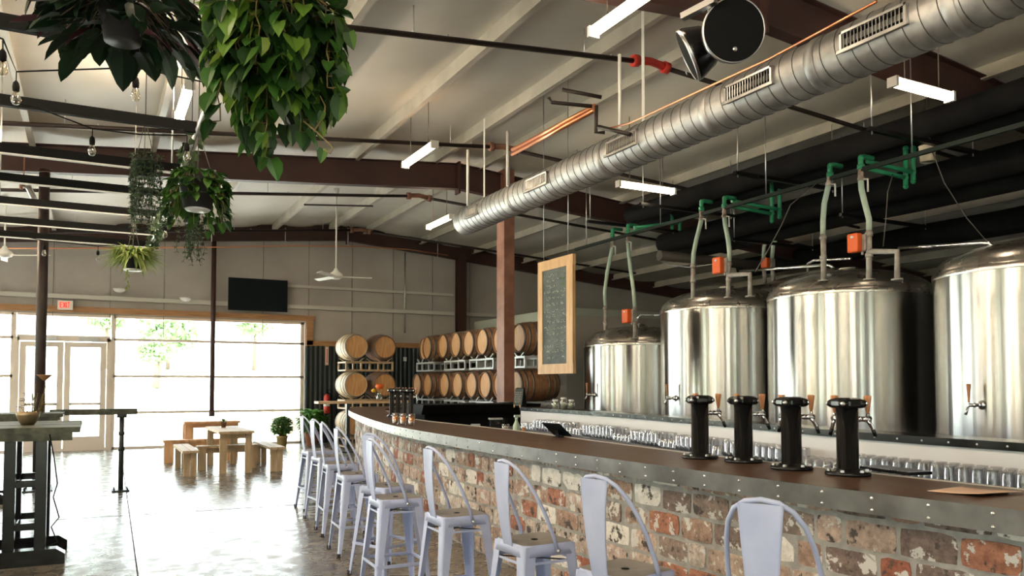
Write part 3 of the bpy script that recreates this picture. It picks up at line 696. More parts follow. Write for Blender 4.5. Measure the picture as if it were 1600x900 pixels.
# ------------------------------------------------------------------ back bar: ledge, white panel, counter
back, _ = spline([(5.12, -1.0), (5.14, 1.2), (5.18, 2.93), (5.24, 4.19), (5.48, 5.5), (5.83, 7.76), (6.02, 9.6), (6.06, 11.2)], .1)
bb_ = thing('back_counter', 'white back counter below a black riveted rail', 'counter', (5.6, 5, 0))
ribbon(MB(), back, -.12, 0, 0, 1.19).build('white_panel', 'whiteplas', bb_, world=True)
rl = ribbon(MB(), back, -.30, .02, 1.185, 1.24).build('black_rail', 'blackpaint', bb_, world=True)
ribbon(MB(), back, 0, .50, .90, .94).build('counter_top', mat('counter_dark', (.08, .085, .10), .35), bb_, world=True)
ribbon(MB(), back, 0, .46, 0, .90).build('cabinet', 'blackmatte', bb_, world=True)
mb = MB(); k = 6
rb = MB().lathe([(.0001, .005), (.006, .004), (.008, 0)], n=6, axis='x').build('rivet', 'whiteplas', rl); first = True
while k < len(back) - 1:
    p = back[k]; n_ = nrm(back, k)
    if p.y > 1.5:
        r = rb if first else rb.copy(); first or COL.objects.link(r); first = False; r.parent = rl
        r.location = Vector((p.x, p.y, 1.212)) + n_ * .02 - bb_.location; r.rotation_euler = (0, 0, atan2(n_.y, n_.x))
    k += 2
# drinking glasses upside down
def glass_mesh(h, r):
    return MB().lathe([(r, 0), (r * .86, h * .96), (r * .80, h), (.0001, h), (r * .78, h * .93), (r * .80, h * .9), (r * .95, 0)], n=12)
gt = glass_mesh(.150, .041).build('pint_glass', 'glass'); gs = glass_mesh(.092, .040).build('short_glass', 'glass')
gd = {0: (gt, 'clear pint glass upturned in the crowd on the back counter', 'upturned pint glasses on the back counter'), 1: (gs, 'clear short glass upturned between the pint glasses', 'upturned short glasses on the back counter')}
usedg = {0: False, 1: False}; LB = [0]
for i in range(1, len(back)): LB.append(LB[-1] + (back[i] - back[i - 1]).length)
segs = [(1.7, 4.05, 0), (4.06, 4.55, 1), (4.6, 5.5, 0), (5.55, 5.72, 1), (5.75, 6.35, 0), (6.38, 6.7, 1), (6.72, 7.3, 0), (7.33, 7.75, 1), (7.8, 8.6, 0), (8.64, 9.1, 1), (9.13, 10.1, 0), (10.1, 10.5, 1)]
rg = random.Random(3); ng = 0
for y0, y1, kind in segs:
    y = y0
    while y < y1:
        i = min(range(len(back)), key=lambda q: abs(back[q].y - y)); base = back[i]; n_ = nrm(back, i); dd = Vector((n_.y, -n_.x, 0))
        for r_ in range(3):
            if ng >= 298: break
            src, lb, grp = gd[kind]; g_ = src if not usedg[kind] else src.copy()
            if usedg[kind]: COL.objects.link(g_)
            usedg[kind] = True; ng += 1
            q = base + n_ * (.16 + r_ * .092 + rg.uniform(-.004, .004)); q = q + Vector((0, y - base.y, 0)) + Vector((0, .045 * (r_ % 2), 0)); g_.location = (q.x, q.y, .9405)
            tag(g_, lb, 'glass', grp)
        y += .093
# ================================================================== FERMENTING / SERVING TANKS
def tank(name, xc, yc, R, zr, label, zb=.93, faucet=None, group=None):
    o = thing(name, label, 'tank', (xc, yc, 0), 0, group)
    MB().lathe([(R, zb), (R, zr - .075)], n=96).build('shell', 'tank', o)
    MB().lathe([(R + .002, zr - .075), (R + .004, zr - .07), (R + .004, zr - .01), (R - .01, zr)], n=96).build('rim_band', 'dome', o)
    pr = [(R - .01, zr)] + [(R * cos(a) * .99, zr + .34 * sin(a)) for a in [i * pi / 2 / 12 for i in range(1, 12)]] + [(.0001, zr + .34)]
    MB().lathe(pr, n=72).build('dome', 'dome', o)
    MB().lathe([(R, zb), (R - .05, zb - .04), (R * .5, zb - .16), (.0001, zb - .22)], n=48).build('bottom', 'dome', o)
    for k in range(4):
        a = pi / 4 + k * pi / 2; MB().tube([(cos(a) * R * .8, sin(a) * R * .8, 0), (cos(a) * R * .8, sin(a) * R * .8, zb - .03)], .045, 12).lathe([(.08, 0), (.08, .015), (.0001, .015)], (cos(a) * R * .8, sin(a) * R * .8, 0), 12).build('leg', 'steel', o)
    MB().lathe([(.10, zr + .31), (.10, zr + .36), (.13, zr + .36), (.13, zr + .385), (.0001, zr + .39)], n=20).build('top_port', 'dome', o)
    if faucet:
        px, py = faucet; r = _ray(px, py); dx, dy = Vector((r.x, r.y)).normalized(); pr_ = xc * dx + yc * dy; h_ = xc * xc + yc * yc - pr_ * pr_
        t = pr_ - math.sqrt(max(R * R - h_, 0)); k = t / hypot(r.x, r.y); P = Vector((0, 0, EYE)) + r * k; n_ = (Vector((P.x, P.y, 0)) - Vector((xc, yc, 0))).normalized(); B = P - Vector((xc, yc, 0))
        side = Vector((-.75, .66, 0)); n_ = (n_ * .6 + side * .5).normalized()
        f = MB().lathe([(.0001, .02), (.045, .015), (.05, 0)], B, 16, ax=n_).tube([B, B + n_ * .05], .028, 12).tube([B + n_ * .05, B + n_ * .17], .02, 12).tube([B + n_ * .09, B + n_ * .11], .03, 12)
        e_ = B + n_ * .15; f.tube([e_, e_ + n_ * .02 + Vector((0, 0, -.05)), e_ + n_ * .04 + Vector((0, 0, -.10))], .014, 10).tube([e_, e_ + Vector((0, 0, .04))], .013, 10)
        fo = f.build('faucet', 'chrome', o)
        MB().lathe([(.010, 0), (.012, .02), (.016, .09), (.024, .17), (.022, .185), (.0001, .187)], e_ + Vector((0, 0, .04)), 12).build('tap_handle', 'handle', fo)
    return o
TX, TR = 9.45, 1.1
tank('serving_tank', TX, 12.60, 1.08, 2.40, 'smallest upright steel tank, beside the barrels', faucet=(929, 617))
tank('serving_tank', TX, 10.15, TR, 2.87, 'tall steel tank right of the smallest one, tap low on its left', faucet=(1056, 622))
tank('serving_tank', TX, 7.70, TR, 2.87, 'tall steel tank behind the black beer towers, two pipes rising from its rim')
tank('serving_tank', TX, 5.10, TR, 2.89, 'nearest steel tank, cut off by the frame edge, wooden tap handle', faucet=(1534, 633))
tank('fermenting_tank', 12.7, 11.1, 1.1, 3.45, 'second-row steel tank, only its dome showing between two front tanks', zb=1.2)
tank('fermenting_tank', 12.7, 14.2, 1.1, 2.9, 'second-row steel tank hidden behind the smallest tank', zb=1.0)

# ---- glycol drops
GX = 8.5
def PXp(L_, X=GX): return [atX(a, b_, X) for a, b_ in L_]
rail = thing('pipe_rail', 'long grey green channel rail the pale hoses drop from', 'rail', (GX, 8, 4.3))
mb = MB(); mb.b2((GX - .025, 2.2, 4.28), (GX + .025, 13.4, 4.33)); mb.build('channel', mat('rail_green_grey', (.022, .030, .025), .65, 0, spec=.15), rail, world=True)
mb = MB()
for y in (3.6, 6.0, 8.3, 10.7, 13.0): mb.tube([(GX, y, 4.3), (GX, y, roof_z(GX) - .1)], .008, 6)
mb.build('hanger_rods', 'galv', rail, world=True)
def drop(pts_hose, pts_pipe, label, handle=True, X=GX, extra=None):
    H = PXp(pts_hose, X); P_ = PXp(pts_pipe, X); b0 = H[0]
    o = thing('glycol_hose', label, 'hose', tuple(P_[-1]))
    # elbow
    e0 = H[0] + Vector((0, 0, .10))
    MB().tube([H[0] - Vector((0, 0, .04)), H[0] + Vector((0, 0, .02))], .045, 12).tube([H[0], H[0] + Vector((0, 0, .09)), e0 + Vector((.05, 0, .03)), e0 + Vector((.22, 0, .03))], .033, 12).sphere(e0 + Vector((.01, 0, .01)), .042, 10).build('green_elbow', 'green', o, world=True)
    d1 = H[0]; d2 = H[1]
    MB().tube([d1, d2], .034, 12).tube([d2 - Vector((0, 0, .02)), d2 + Vector((0, 0, .02))], .042, 12).build('ball_valve', 'rustpipe', o, world=True)
    MB().tube(H[1:], .036, 12).build('hose_line', 'hose', o, world=True)
    pp = MB().tube(P_, .036, 12)
    for f in (.08, .5): q = P_[0].lerp(P_[-1], f); pp.tube([q - Vector((0, 0, .025)), q + Vector((0, 0, .025))], .047, 12)
    pp.tube([P_[-1] + Vector((0, 0, .0)), P_[-1] + Vector((0, 0, .02))], .07, 14)
    if extra:
        E2 = PXp(extra, X); pp.tube(E2, .036, 12)
        pp.tube([E2[-1], E2[-1] + Vector((0, 0, .02))], .07, 14)
    pp.build('riser_pipe', 'greypipe', o, world=True)
    if handle:
        q = H[1] + Vector((-.0, -.10, -.02)); MB().tube([H[1], q, q - Vector((0, 0, .16))], .012, 6).build('valve_lever', 'whitepaint', o, world=True)
    return o
drop([(957, 368), (957, 385), (955, 395), (949, 425), (945, 455), (946, 478)], [(946, 478), (946, 505), (946, 531)], 'pale hose dropping to the smallest tank, the one away from the orange box', X=8.75)
drop([(981, 362), (981, 378), (982, 390), (985, 420), (990, 455), (992, 480)], [(992, 480), (992, 505), (992, 529)], 'pale hose dropping to the smallest tank beside the orange box', X=8.75)
drop([(1096, 326), (1096, 342), (1094, 352), (1088, 375), (1084, 395), (1083, 412)], [(1083, 412), (1083, 440), (1083, 468)], 'pale hose dropping to the second tank, nearer the chalkboard')
drop([(1132, 321), (1132, 338), (1133, 350), (1138, 375), (1140, 395), (1139, 408)], [(1139, 408), (1138, 440), (1138, 466)], 'pale hose dropping to the second tank, with a side branch', extra=[(1139, 430), (1172, 428), (1172, 464)])
drop([(1297, 272), (1295, 288), (1293, 296), (1288, 318), (1286, 345), (1286, 366)], [(1286, 366), (1287, 400), (1287, 440)], 'pale hose dropping to the third tank without a branch')
drop([(1345, 260), (1345, 280), (1346, 295), (1352, 320), (1358, 343), (1358, 360)], [(1358, 360), (1358, 400), (1358, 438)], 'pale hose dropping to the third tank, grey pipe branching near the rim', extra=[(1358, 393), (1402, 393), (1402, 438)])
for (a, b_, c_, d_) in (((1205, 362), (1194, 385), (1193, 405), (1195, 442)), ((1216, 362), (1208, 385), (1206, 405), (1208, 440))):
    P_ = PXp([a, b_, c_, d_], 11.9); o = thing('glycol_hose', 'thin pale hose to the second-row tank, ' + ('left one' if a[0] == 1205 else 'right one'), 'hose', tuple(P_[-1]))
    MB().tube(P_[:3], .04, 10).build('hose_line', 'hose', o, world=True); MB().tube(P_[2:], .04, 10).build('riser_pipe', 'greypipe', o, world=True)
# orange valve actuators
def actuator(px, py, w_, h_, X, label):
    c = atX(px, py, X); s = F / ((c - Vector((0, 0, EYE))).dot(FW)); o = thing('valve_actuator', label, 'valve', tuple(c)); w_, h_ = w_ / s, h_ / s
    MB().box((-.03, .02, 0), (.10, w_, h_)).build('orange_cover', 'orange', o, bevel=.02)
    MB().box((.06, -.04, .0), (.10, w_ * .8, h_ * .85)).build('gearbox', 'greypipe', o, bevel=.008)
    MB().lathe([(.0001, .012), (.018, .010), (.022, 0)], (-.08, .02, h_ * .3), 12, ax=(-1, 0, 0)).tube([(.06, -.02, -h_ * .6), (.06, -.02, -h_ * .4)], .015, 8).build('indicator', 'whitepaint', o)
actuator(1340, 380, 20, 30, 8.42, 'orange actuator box on the riser of the third tank'); actuator(1126, 415, 18, 26, 8.42, 'orange actuator box on the riser of the second tank')
actuator(1199, 411, 13, 16, 11.8, 'small orange actuator on the second-row hoses'); actuator(982, 494, 16, 22, 8.66, 'orange actuator box above the smallest tank')
# green branch pipework
def green(ptsY, label):
    """ptsY: list of (px,py) at one Y"""
    o = None
    return o
for (sx, sy, ex, ey, up, lb) in ((1140, 322, 1206, 331, 286, 'green pipe branch running back from the second tank hoses'), (1350, 262, 1415, 281, 232, 'green pipe branch behind the third tank hoses'), (988, 362, 1050, 346, 333, 'green pipe branch by the smallest tank hoses')):
    a = atX(sx, sy, GX + .2); Yq = a.y
    o = thing('green_pipework', lb, 'pipes', tuple(a))
    mb = MB()
    for k in range(2):
        e_ = atY(ex + 12 * k, ey + 2 * k, Yq - .05 * k); s_ = a + Vector((0, -.05 * k, .07 * k)); e_.z = s_.z - .03 if ex != 1050 else e_.z
        t_ = atY(ex + 12 * k, up, Yq - .05 * k); mb.tube([s_, e_], .028, 10); mb.tube([e_ - Vector((0, 0, .12)), t_], .032, 10); mb.sphere(e_, .042, 8); mb.sphere(e_ - Vector((0, 0, .12)), .036, 8); mb.sphere(t_, .04, 8)
    mb.build('green_pipe', 'green', o, world=True)
# polished transfer tubes
for pts, X, lb in (([(1156, 424), (1225, 419), (1285, 414), (1296, 414), (1302, 419)], 8.75, 'polished steel tube running over the second tank'), ([(1404, 388), (1480, 383), (1535, 379), (1546, 380), (1552, 385)], 8.75, 'polished steel tube running over the third tank'),
                   ([(995, 512), (995, 498), (1001, 492), (1020, 492), (1034, 492)], 9.0, 'bent steel tube between the smallest and second tanks'), ([(1262, 425), (1262, 412), (1272, 407), (1330, 404)], 9.4, 'bent steel tube behind the third tank')):
    P_ = PXp(pts, X); o = MB().tube(P_, .02, 10).build('steel_tube', 'chrome', origin=tuple(P_[0])); tag(o, lb, 'pipe')
P_ = PXp([(1030, 399), (1110, 406), (1196, 416)], 11.2); P_[2].x = 12.2; o = MB().tube([atX(1030, 399, 10.6), atX(1196, 416, 13.6)], .11, 12).build('overhead_pipe', mat('brown_pipe', (.10, .08, .07), .5), origin=tuple(P_[0])); tag(o, 'dark brown overhead pipe crossing behind the orange boxes', 'pipe')

# black insulated lines
for X, ang, r, y1, lb in ((9.2, 19.6, .17, 12.5, 'upper black insulated pipe above the green rail'), (9.75, 18.6, .16, 12.8, 'second black insulated pipe tucked beside the upper one'), (11.2, 15.6, .22, 14, 'thick black insulated duct over the tanks'), (11.9, 14.2, .18, 14.5, 'lower black insulated duct over the tanks'), (15.5, 11.4, .25, 16, 'black duct near the dark far side')):
    z = EYE + X * math.tan(R_(ang)); o = MB().tube([(X, -4, z)] + [(X + .02 * sin(k), -4 + k * (y1 + 4) / 12, z + .012 * cos(k * 2.1)) for k in range(1, 12)] + [(X, y1, z)], r, 18).build('insulated_pipe', 'insul', origin=(X, 0, z)); tag(o, lb, 'pipe')
for k, (y, lb) in enumerate(((4.2, 'near the frame edge'), (6.2, 'over the third tank'), (8.4, 'over the second tank'), (10.6, 'over the smallest tank'), (12.2, 'farthest'))):
    o = thing('strut_hanger', 'black strut holding the insulated pipes, ' + lb, 'bracket', (8.6, y, 4.6))
    MB().b2((8.0, y - .03, 4.58), (10.1, y + .03, 4.63)).build('strut', 'blackpaint', o, world=True)
    for x in (8.06, 10.0): MB().tube([(x, y, 4.55), (x, y, roof_z(x) - .12)], .009, 6).build('threaded_rod', 'galv', o, world=True)
for k, (y, lb) in enumerate(((5.0, 'nearest'), (8.6, 'middle'), (11.0, 'farthest'))):
    o = thing('strut_hanger', 'lower black strut under the thick insulated duct, ' + lb, 'bracket', (11, y, 4.2))
    MB().b2((10.4, y - .03, 4.26), (12.6, y + .03, 4.31)).build('strut', 'blackpaint', o, world=True)
    for x in (10.45, 12.5): MB().tube([(x, y, 4.24), (x, y, roof_z(x) - .12)], .009, 6).build('threaded_rod', 'galv', o, world=True)
# bucket hung among the pipes, hanging black cable
p = atd(1449, 241, 10.2); o = thing('bucket', 'small cream bucket hung among the dark pipes', 'bucket', tuple(p))
MB().lathe([(.085, -.10), (.10, .10), (.105, .105), (.097, .10), (.08, -.09), (.0001, -.09)], n=20).lathe([(.102, .02), (.106, .025), (.102, .03)], n=20).build('pail', mat('cream_plastic', (.62, .55, .42), .5), o); MB().tube([(-.1, 0, .1), (-.06, 0, .22), (.06, 0, .22), (.1, 0, .1)], .004, 5).tube([(0, 0, .22), (0, 0, .9)], .004, 5).build('bail', 'wire', o)
for pts, w_, lb in (([(1455, 232), (1475, 285), (1510, 340), (1540, 375), (1560, 388)], 9.6, 'thin black cable sagging towards the nearest tank'), ([(1395, 272), (1387, 300), (1384, 345), (1380, 385)], 9.8, 'thin black cable hanging beside the third tank hoses'), ([(1275, 287), (1235, 320), (1222, 350), (1195, 400), (1180, 425)], 9.9, 'thin black cable swagged between the second and third tanks')):
    P_ = [atd(a, b_, w_) for a, b_ in pts]; o = MB().tube(P_, .007, 6).build('cable', 'wire', origin=tuple(P_[0])); tag(o, lb, 'cable')
P_ = [atX(a, b_, 9.6) for a, b_ in ((830, 432), (870, 420), (905, 475 - 68), (1025, 406), (1045, 414), (1080, 418), (1117, 412))]
o = MB().tube([atX(a, b_, 9.9) for a, b_ in ((1025, 406), (1045, 414), (1080, 418), (1117, 412))], .008, 6).build('cable', 'galv', origin=tuple(P_[0])); tag(o, 'pale cable sagging left of the second tank riser', 'cable')

# ================================================================== COLD ROOM + BARRELS
o = thing('walk_in_cooler', 'grey panelled walk-in cooler box behind the barrels', 'cooler', (13.5, 19, 0))
MB().b2((10.2, 16.5, 0), (17, 21.7, 3.45)).build('cooler_body', 'cooler', o, world=True)
MB().b2((10.17, 16.47, 3.30), (17, 16.5, 3.48)).b2((10.14, 16.47, 3.22), (10.2, 21.7, 3.48)).build('top_trim', 'coolertrim', o, world=True)
# made-up pale box standing in for the cooler's top-left trim
o = MB().b2((8.75, 15.4, 2.75), (9.1, 20.9, 2.98)).build('cooler_trim_box', 'coolertrim', origin=(8.9, 17, 2.98)); tag(o, 'added pale box above the barrel row, standing in for the cooler top trim', 'trim')
for k in range(4):
    pass
def make_barrel(stv):
    o = thing('barrel', 'x', 'barrel'); L_ = .90; R0, R1 = .285, .34
    pr = []
    for i in range(13):
        u = i / 12; pr.append((R0 + (R1 - R0) * (1 - (2 * u - 1) ** 2) ** .9 if 0 < u < 1 else R0, u * L_))
    MB().lathe([(R0 - .022, .03), (R0 - .018, 0)] + pr + [(R0 - .018, L_), (R0 - .022, L_ - .03)], n=40, axis='x').build('staves', stv, o)
    MB().lathe([(.0001, .03), (R0 - .018, .03)], n=32, axis='x').build('head', 'barrelhead', o)
    MB().lathe([(.0001, L_ - .03), (R0 - .018, L_ - .03)], n=32, axis='x').build('head', 'barrelhead', o)
    MB().lathe([(.0001, -.012), (.024, -.008), (.028, .0)], (L_ / 2, 0, R1), 10, ax=(0, 0, -1)).build('bung', 'handle', o)
    for u0, u1 in ((.0, .04), (.12, .16), (.28, .32), (.68, .72), (.84, .88), (.96, 1.0)):
        def rr(u): return (R0 + (R1 - R0) * max(0, 1 - (2 * u - 1) ** 2) ** .9) + .004
        MB().lathe([(rr(u0) - .004, u0 * L_), (rr(u0), u0 * L_), (rr(u1), u1 * L_), (rr(u1) - .004, u1 * L_)], n=40, axis='x').build('hoop', 'hoop', o)
    return o
bD = make_barrel('staves'); bL = make_barrel('stavelit'); useb = [False, False]
def put_barrel(kind, loc, rz, lb, grp):
    src = (bD, bL)[kind]
    if not useb[kind]: useb[kind] = True; src.location = loc; src.rotation_euler = (0, 0, rz); src['label'] = lb; src['group'] = grp; return src
    return dup(src, loc, rz, lb, grp)
ZB = [.64, 1.59, 2.54]
lv = ['bottom', 'middle', 'top']
YU = {2: [14.08, 14.95, 15.78, 16.50, 17.22, 18.0, 19.05, 19.8], 1: [14.2, 14.92, 15.63, 16.34, 17.12, 17.9, 19.0, 19.75], 0: [14.2, 14.95, 15.7, 16.4, 17.15, 17.95, 19.0, 19.75]}
pos = ['right of the red column, nearest', 'hidden just behind the red column', 'first left of the red column', 'second left of the red column', 'third left of the red column', 'fourth left of the red column', 'fifth left of the red column, by the wall stack', 'in the dark far corner']
for li in (0, 1, 2):
    for k, y in enumerate(YU[li]):
        if li == 2 and k == 7: x = 7.75
        else: x = 7.55
        put_barrel(0, (x, y, ZB[li]), 0, 'oak barrel in the %s row, %s' % (lv[li], pos[k]), 'barrels in the long racked row')
for li in (0, 1, 2):
    put_barrel(1, (5.76, 19.2, ZB[li]), pi / 2, 'oak barrel with window light painted into its staves, on the %s level of the stack next to the window' % lv[li], 'barrels in the stack by the window')
    put_barrel(0, (6.50, 19.2, ZB[li]), pi / 2, 'oak barrel on the %s level of the window stack, right-hand column' % lv[li], 'barrels in the stack by the window')
def make_rack(m):
    o = thing('barrel_rack', 'x', 'rack'); mb = MB()
    for x in (.10, .78):
        mb.b2((x - .02, -.62, .0), (x + .02, .62, .04)); mb.b2((x - .02, -.62, .20), (x + .02, .62, .24))
        for y in (-.60, -.22, .22, .60): mb.b2((x - .018, y - .02, .0), (x + .018, y + .02, .24))
    for y in (-.60, .60): mb.b2((.1, y - .018, .2), (.78, y + .018, .235)); mb.b2((.1, y - .018, 0), (.78, y + .018, .035))
    mb.build('rack_frame', m, o)
    sd = MB()
    for x in (.10, .78):
        for c in (-.36, .36):
            sd = MB()
            for s in (-1, 1): sd.bar((x, c + s * .08, .235), (x, c + s * .22, .33), .03, .02)
            sd.b2((x - .015, c - .1, .225), (x + .015, c + .1, .245)); sd.build('saddle', m, o)
    return o
rk = make_rack('rackpaint'); first = True
for li, z in ((0, .04), (1, .985), (2, 1.935)):
    for k, yc in enumerate((14.55, 15.97, 17.45, 19.35)):
        lb = 'steel barrel rack under the %s row, %s' % (lv[li], ['nearest the red column', 'second from the red column', 'third from the red column', 'in the dark corner'][k])
        if first: rk.location = (7.55, yc, z); rk['label'] = lb; rk['group'] = 'racks of the long barrel row'; first = False
        else: dup(rk, (7.55, yc, z), 0, lb, 'racks of the long barrel row')
rk2 = make_rack('pine'); first = True
for li, z in ((0, .04), (1, .985), (2, 1.935)):
    lb = 'tan barrel rack under the %s level of the window stack' % lv[li]
    if first: rk2.location = (6.13, 19.2, z); rk2.rotation_euler = (0, 0, pi / 2); rk2['label'] = lb; rk2['group'] = 'racks of the window stack'; first = False
    else: dup(rk2, (6.13, 19.2, z), pi / 2, lb, 'racks of the window stack')

# ================================================================== COLUMNS, DUCT, LAMPS, PIPES
o = thing('steel_column', 'square red steel column standing between the barrels and the duct', 'column', (7.25, 14.03, 0))
MB().b2((-.115, -.16, 0), (-.10, .16, 5.88)).b2((.10, -.16, 0), (.115, .16, 5.88)).b2((-.1, -.155, 0), (.1, -.145, 5.88)).b2((-.1, .145, 0), (.1, .155, 5.88)).build('box_shaft', 'rustred', o)
MB().b2((-.2, -.24, 0), (.2, .24, .025)).build('base_plate', 'rustred', o)
MB().tube([(-.03, -.19, 5.3), (-.03, -.19, 6.0)], .02, 10).build('white_conduit', 'whitepaint', o)
o = thing('pipe_column', 'round dark steel post rising past the exit sign', 'column', (-.72, 14.03, 0))
MB().tube([(0, 0, 0), (0, 0, 4.9)], .075, 24).build('shaft', 'postdark', o)
MB().b2((-.2, -.2, 0), (.2, .2, .02)).build('base_plate', 'pipeleg', o)
for sx in (-1, 1):
    for sy in (-1, 1): MB().tube([(sx * .16, sy * .16, .02), (sx * .16, sy * .16, .07)], .015, 6).build('anchor_bolt', 'pipeleg', o)
o = thing('pipe_column', 'slim dark post against the wide window', 'column', (2.7, 21.66, .86))
MB().tube([(0, 0, 0), (0, 0, 4.45)], .06, 16).build('shaft', 'maroon', o); MB().tube([(0, 0, -.08), (0, 0, .06)], .075, 16).b2((-.04, .0, -.04), (.04, .26, .02)).build('bottom_bracket', 'maroon', o)
o = thing('steel_column', 'dark red steel column on the far wall left of the cooler', 'column', (9.66, 21.6, 0))
MB().b2((-.14, -.1, 0), (.14, -.085, 5.45)).b2((-.14, .085, 0), (.14, .1, 5.45)).b2((-.008, -.085, 0), (.008, .085, 5.45)).build('h_shaft', 'maroon', o)

DX, DZ, DR = 5.6, 4.40, .229
o = thing('spiral_duct', 'long galvanised spiral duct hanging above the bar', 'duct', (DX, 5, DZ))
mb = MB(); pitch = .15; nseg = 40; nr = int((12.35 + 4) / pitch); vs = []; rings = []
for i in range(nr):
    for f, dr in ((0, 0), (.25, 0), (.5, 0), (.75, 0), (.9, 0)): rings.append((i + f, dr))
for q, dr in rings:
    for k in range(nseg):
        a = 2 * pi * k / nseg; y = 12.33 - pitch * q - (pitch * k / nseg if q > 0 else 0); vs.append((DX + (DR + dr) * cos(a), y, DZ + (DR + dr) * sin(a)))
fs = []
for i in range(len(rings) - 1):
    for k in range(nseg):
        k2 = (k + 1) % nseg; i0 = i; 
        if k2 == 0:
            # helix closes one pitch later
            a_, b_ = i * nseg + k, (i + 1) * nseg + k; j = i + 4 if False else i
            c_, d_ = (i + 4) * nseg if i + 4 < len(rings) else None, (i + 5) * nseg if i + 5 < len(rings) else None
            if i == 0: pass
            c_, d_ = (i + 5) * nseg, (i + 6) * nseg
            if d_ is not None and d_ < len(vs): fs.append((a_, c_, d_, b_))
            elif False: pass
        else: fs.append((i * nseg + k, i * nseg + k2, (i + 1) * nseg + k2, (i + 1) * nseg + k))
mb.add(vs, fs, True); mb.lathe([(.0001, 0), (DR, 0), (DR + .004, -.01), (DR + .004, -.16)], (DX, 12.36, DZ), 40, 'y'); mb.build('duct_body', 'duct', o, world=True)
MB().tube([(DX + (DR + .001) * cos(2 * pi * q / 28), 12.2 - pitch * q / 28, DZ + (DR + .001) * sin(2 * pi * q / 28)) for q in range(int(16.1 / pitch * 28))], .0042, 5).build('spiral_seam', 'seam', o, world=True)
bd = MB()
for y in (10.4, 8.0, 6.1, 4.75, 3.5, 2.2, .6):
    MB().lathe([(DR + .003, -.05), (DR + .010, -.045), (DR + .010, .045), (DR + .003, .05)], (DX, y, DZ), 40, 'y').build('coupling_band', 'duct', o, world=True)
for px, py in ((736, 333), (837, 291), (970, 231), (1168, 140), (1362, 47)):
    c = atX(px, py, DX - DR - .02); y = c.y; sz = .30 if px != 736 else .20
    v = MB().b2((DX - DR - .03, y - sz, DZ - .005 - .08), (DX - DR + .04, y + sz, DZ - .005 - .06)).b2((DX - DR - .03, y - sz, DZ + .06), (DX - DR + .04, y + sz, DZ + .08)).b2((DX - DR - .03, y - sz, DZ - .08), (DX - DR + .04, y - sz + .02, DZ + .08)).b2((DX - DR - .03, y + sz - .02, DZ - .08), (DX - DR + .04, y + sz, DZ + .08)).b2((DX - DR - .045, y - sz - .02, DZ - .10), (DX - DR - .028, y + sz + .02, DZ - .075))
    vo = v.build('register', 'galv', o, world=True)
    MB().b2((DX - DR - .005, y - sz + .02, DZ - .06), (DX - DR + .03, y + sz - .02, DZ + .06)).build('dark_throat', 'blackmatte', vo, origin=None) if False else None
    fb = MB().b2((DX - DR + .002, y - sz + .02, DZ - .06), (DX - DR + .004, y + sz - .02, DZ + .06)); th = fb.build('throat', 'blackmatte', vo); th.data.transform(Matrix.Translation(-o.location))
    fn = MB(); k = int(sz * 2 / .034)
    for q in range(k): fn.box((DX - DR - .012, y - sz + .03 + q * (2 * sz - .06) / (k - 1), DZ), (.022, .006, .12), rz=.5)
    ff = fn.build('fins', 'galv', vo); ff.data.transform(Matrix.Translation(-o.location))
for y in (11.6, 7.35, 3.45, .5):
    MB().b2((DX - .003, y - .025, DZ + DR), (DX + .003, y + .025, roof_z(DX) - .06)).build('hanger_strap', 'whitepaint', o, world=True)
for y in (11.7,):
    pass

def lamp(loc, along, label, ln=1.2, rod=.5):
    o = thing('tube_lamp', label, 'ceiling light', loc, 0 if along == 'y' else pi / 2)
    tilt = 0
    MB().b2((-.035, -ln / 2, .045), (.035, ln / 2, .085)).build('housing', 'whitepaint', o, bevel=.01)
    pr = [(.055 * cos(a), .055 * sin(a)) for a in [pi - .75 + i * (pi + 1.5) / 8 for i in range(9)]]
    vs = [(x, y, z + .03) for y in (-ln / 2 + .02, ln / 2 - .02) for x, z in pr]; n = 9
    MB().add(vs, [(i, i + 1, n + i + 1, n + i) for i in range(n - 1)] + [tuple(reversed(range(n))), tuple(range(n, 2 * n))], True).build('diffuser', 'lampbright' if loc[0] < 3 else 'lamp', o)
    MB().b2((-.058, -ln / 2 - .02, -.028), (.058, -ln / 2 + .02, .078)).build('end_cap', 'whitepaint', o); MB().b2((-.058, ln / 2 - .02, -.028), (.058, ln / 2 + .02, .078)).build('end_cap', 'whitepaint', o)
    for s in (-.3, .3): MB().tube([(0, ln * s, .07), (0, ln * s, roof_z(loc[0]) - loc[2] - .03)], .006, 6).build('hanger', 'wire', o)
    return o
lamp((4.24, 5.75, 5.0), 'y', 'lit tube lamp nearest the round black speakers')
lamp((.90, 10.1, 4.95), 'y', 'lit tube lamp between the two large hanging plants')
c = atz(655, 245, 5.0); lamp((c.x, c.y, 5.0), 'y', 'lit tube lamp above the main red rafter')
c = atz(687, 349, 4.85); lamp((c.x, c.y, 4.85), 'y', 'lit tube lamp just left of the duct end')
c = atz(1010, 296, 4.75); lamp((c.x, c.y, 4.75), 'x', 'lit tube lamp under the duct, farther of the two on that side', 1.1)
c = atz(1441, 144, 4.75); lamp((c.x, c.y, 4.75), 'x', 'lit tube lamp under the near stretch of duct', .95)
for k, (x, y) in enumerate(((.9, 5.0), (.9, 0), (-2.6, 10.2), (-2.6, 5.2), (-2.6, 0.2), (-5.6, 10.2), (-5.6, 4), (-2.6, 15.2), (-5.6, 15.5))):
    lamp((x, y, 4.85 if x > -5 else 4.7), 'y', 'lit tube lamp beyond the picture edge over the tables', 1.2)['group'] = 'lamps over the seating area'

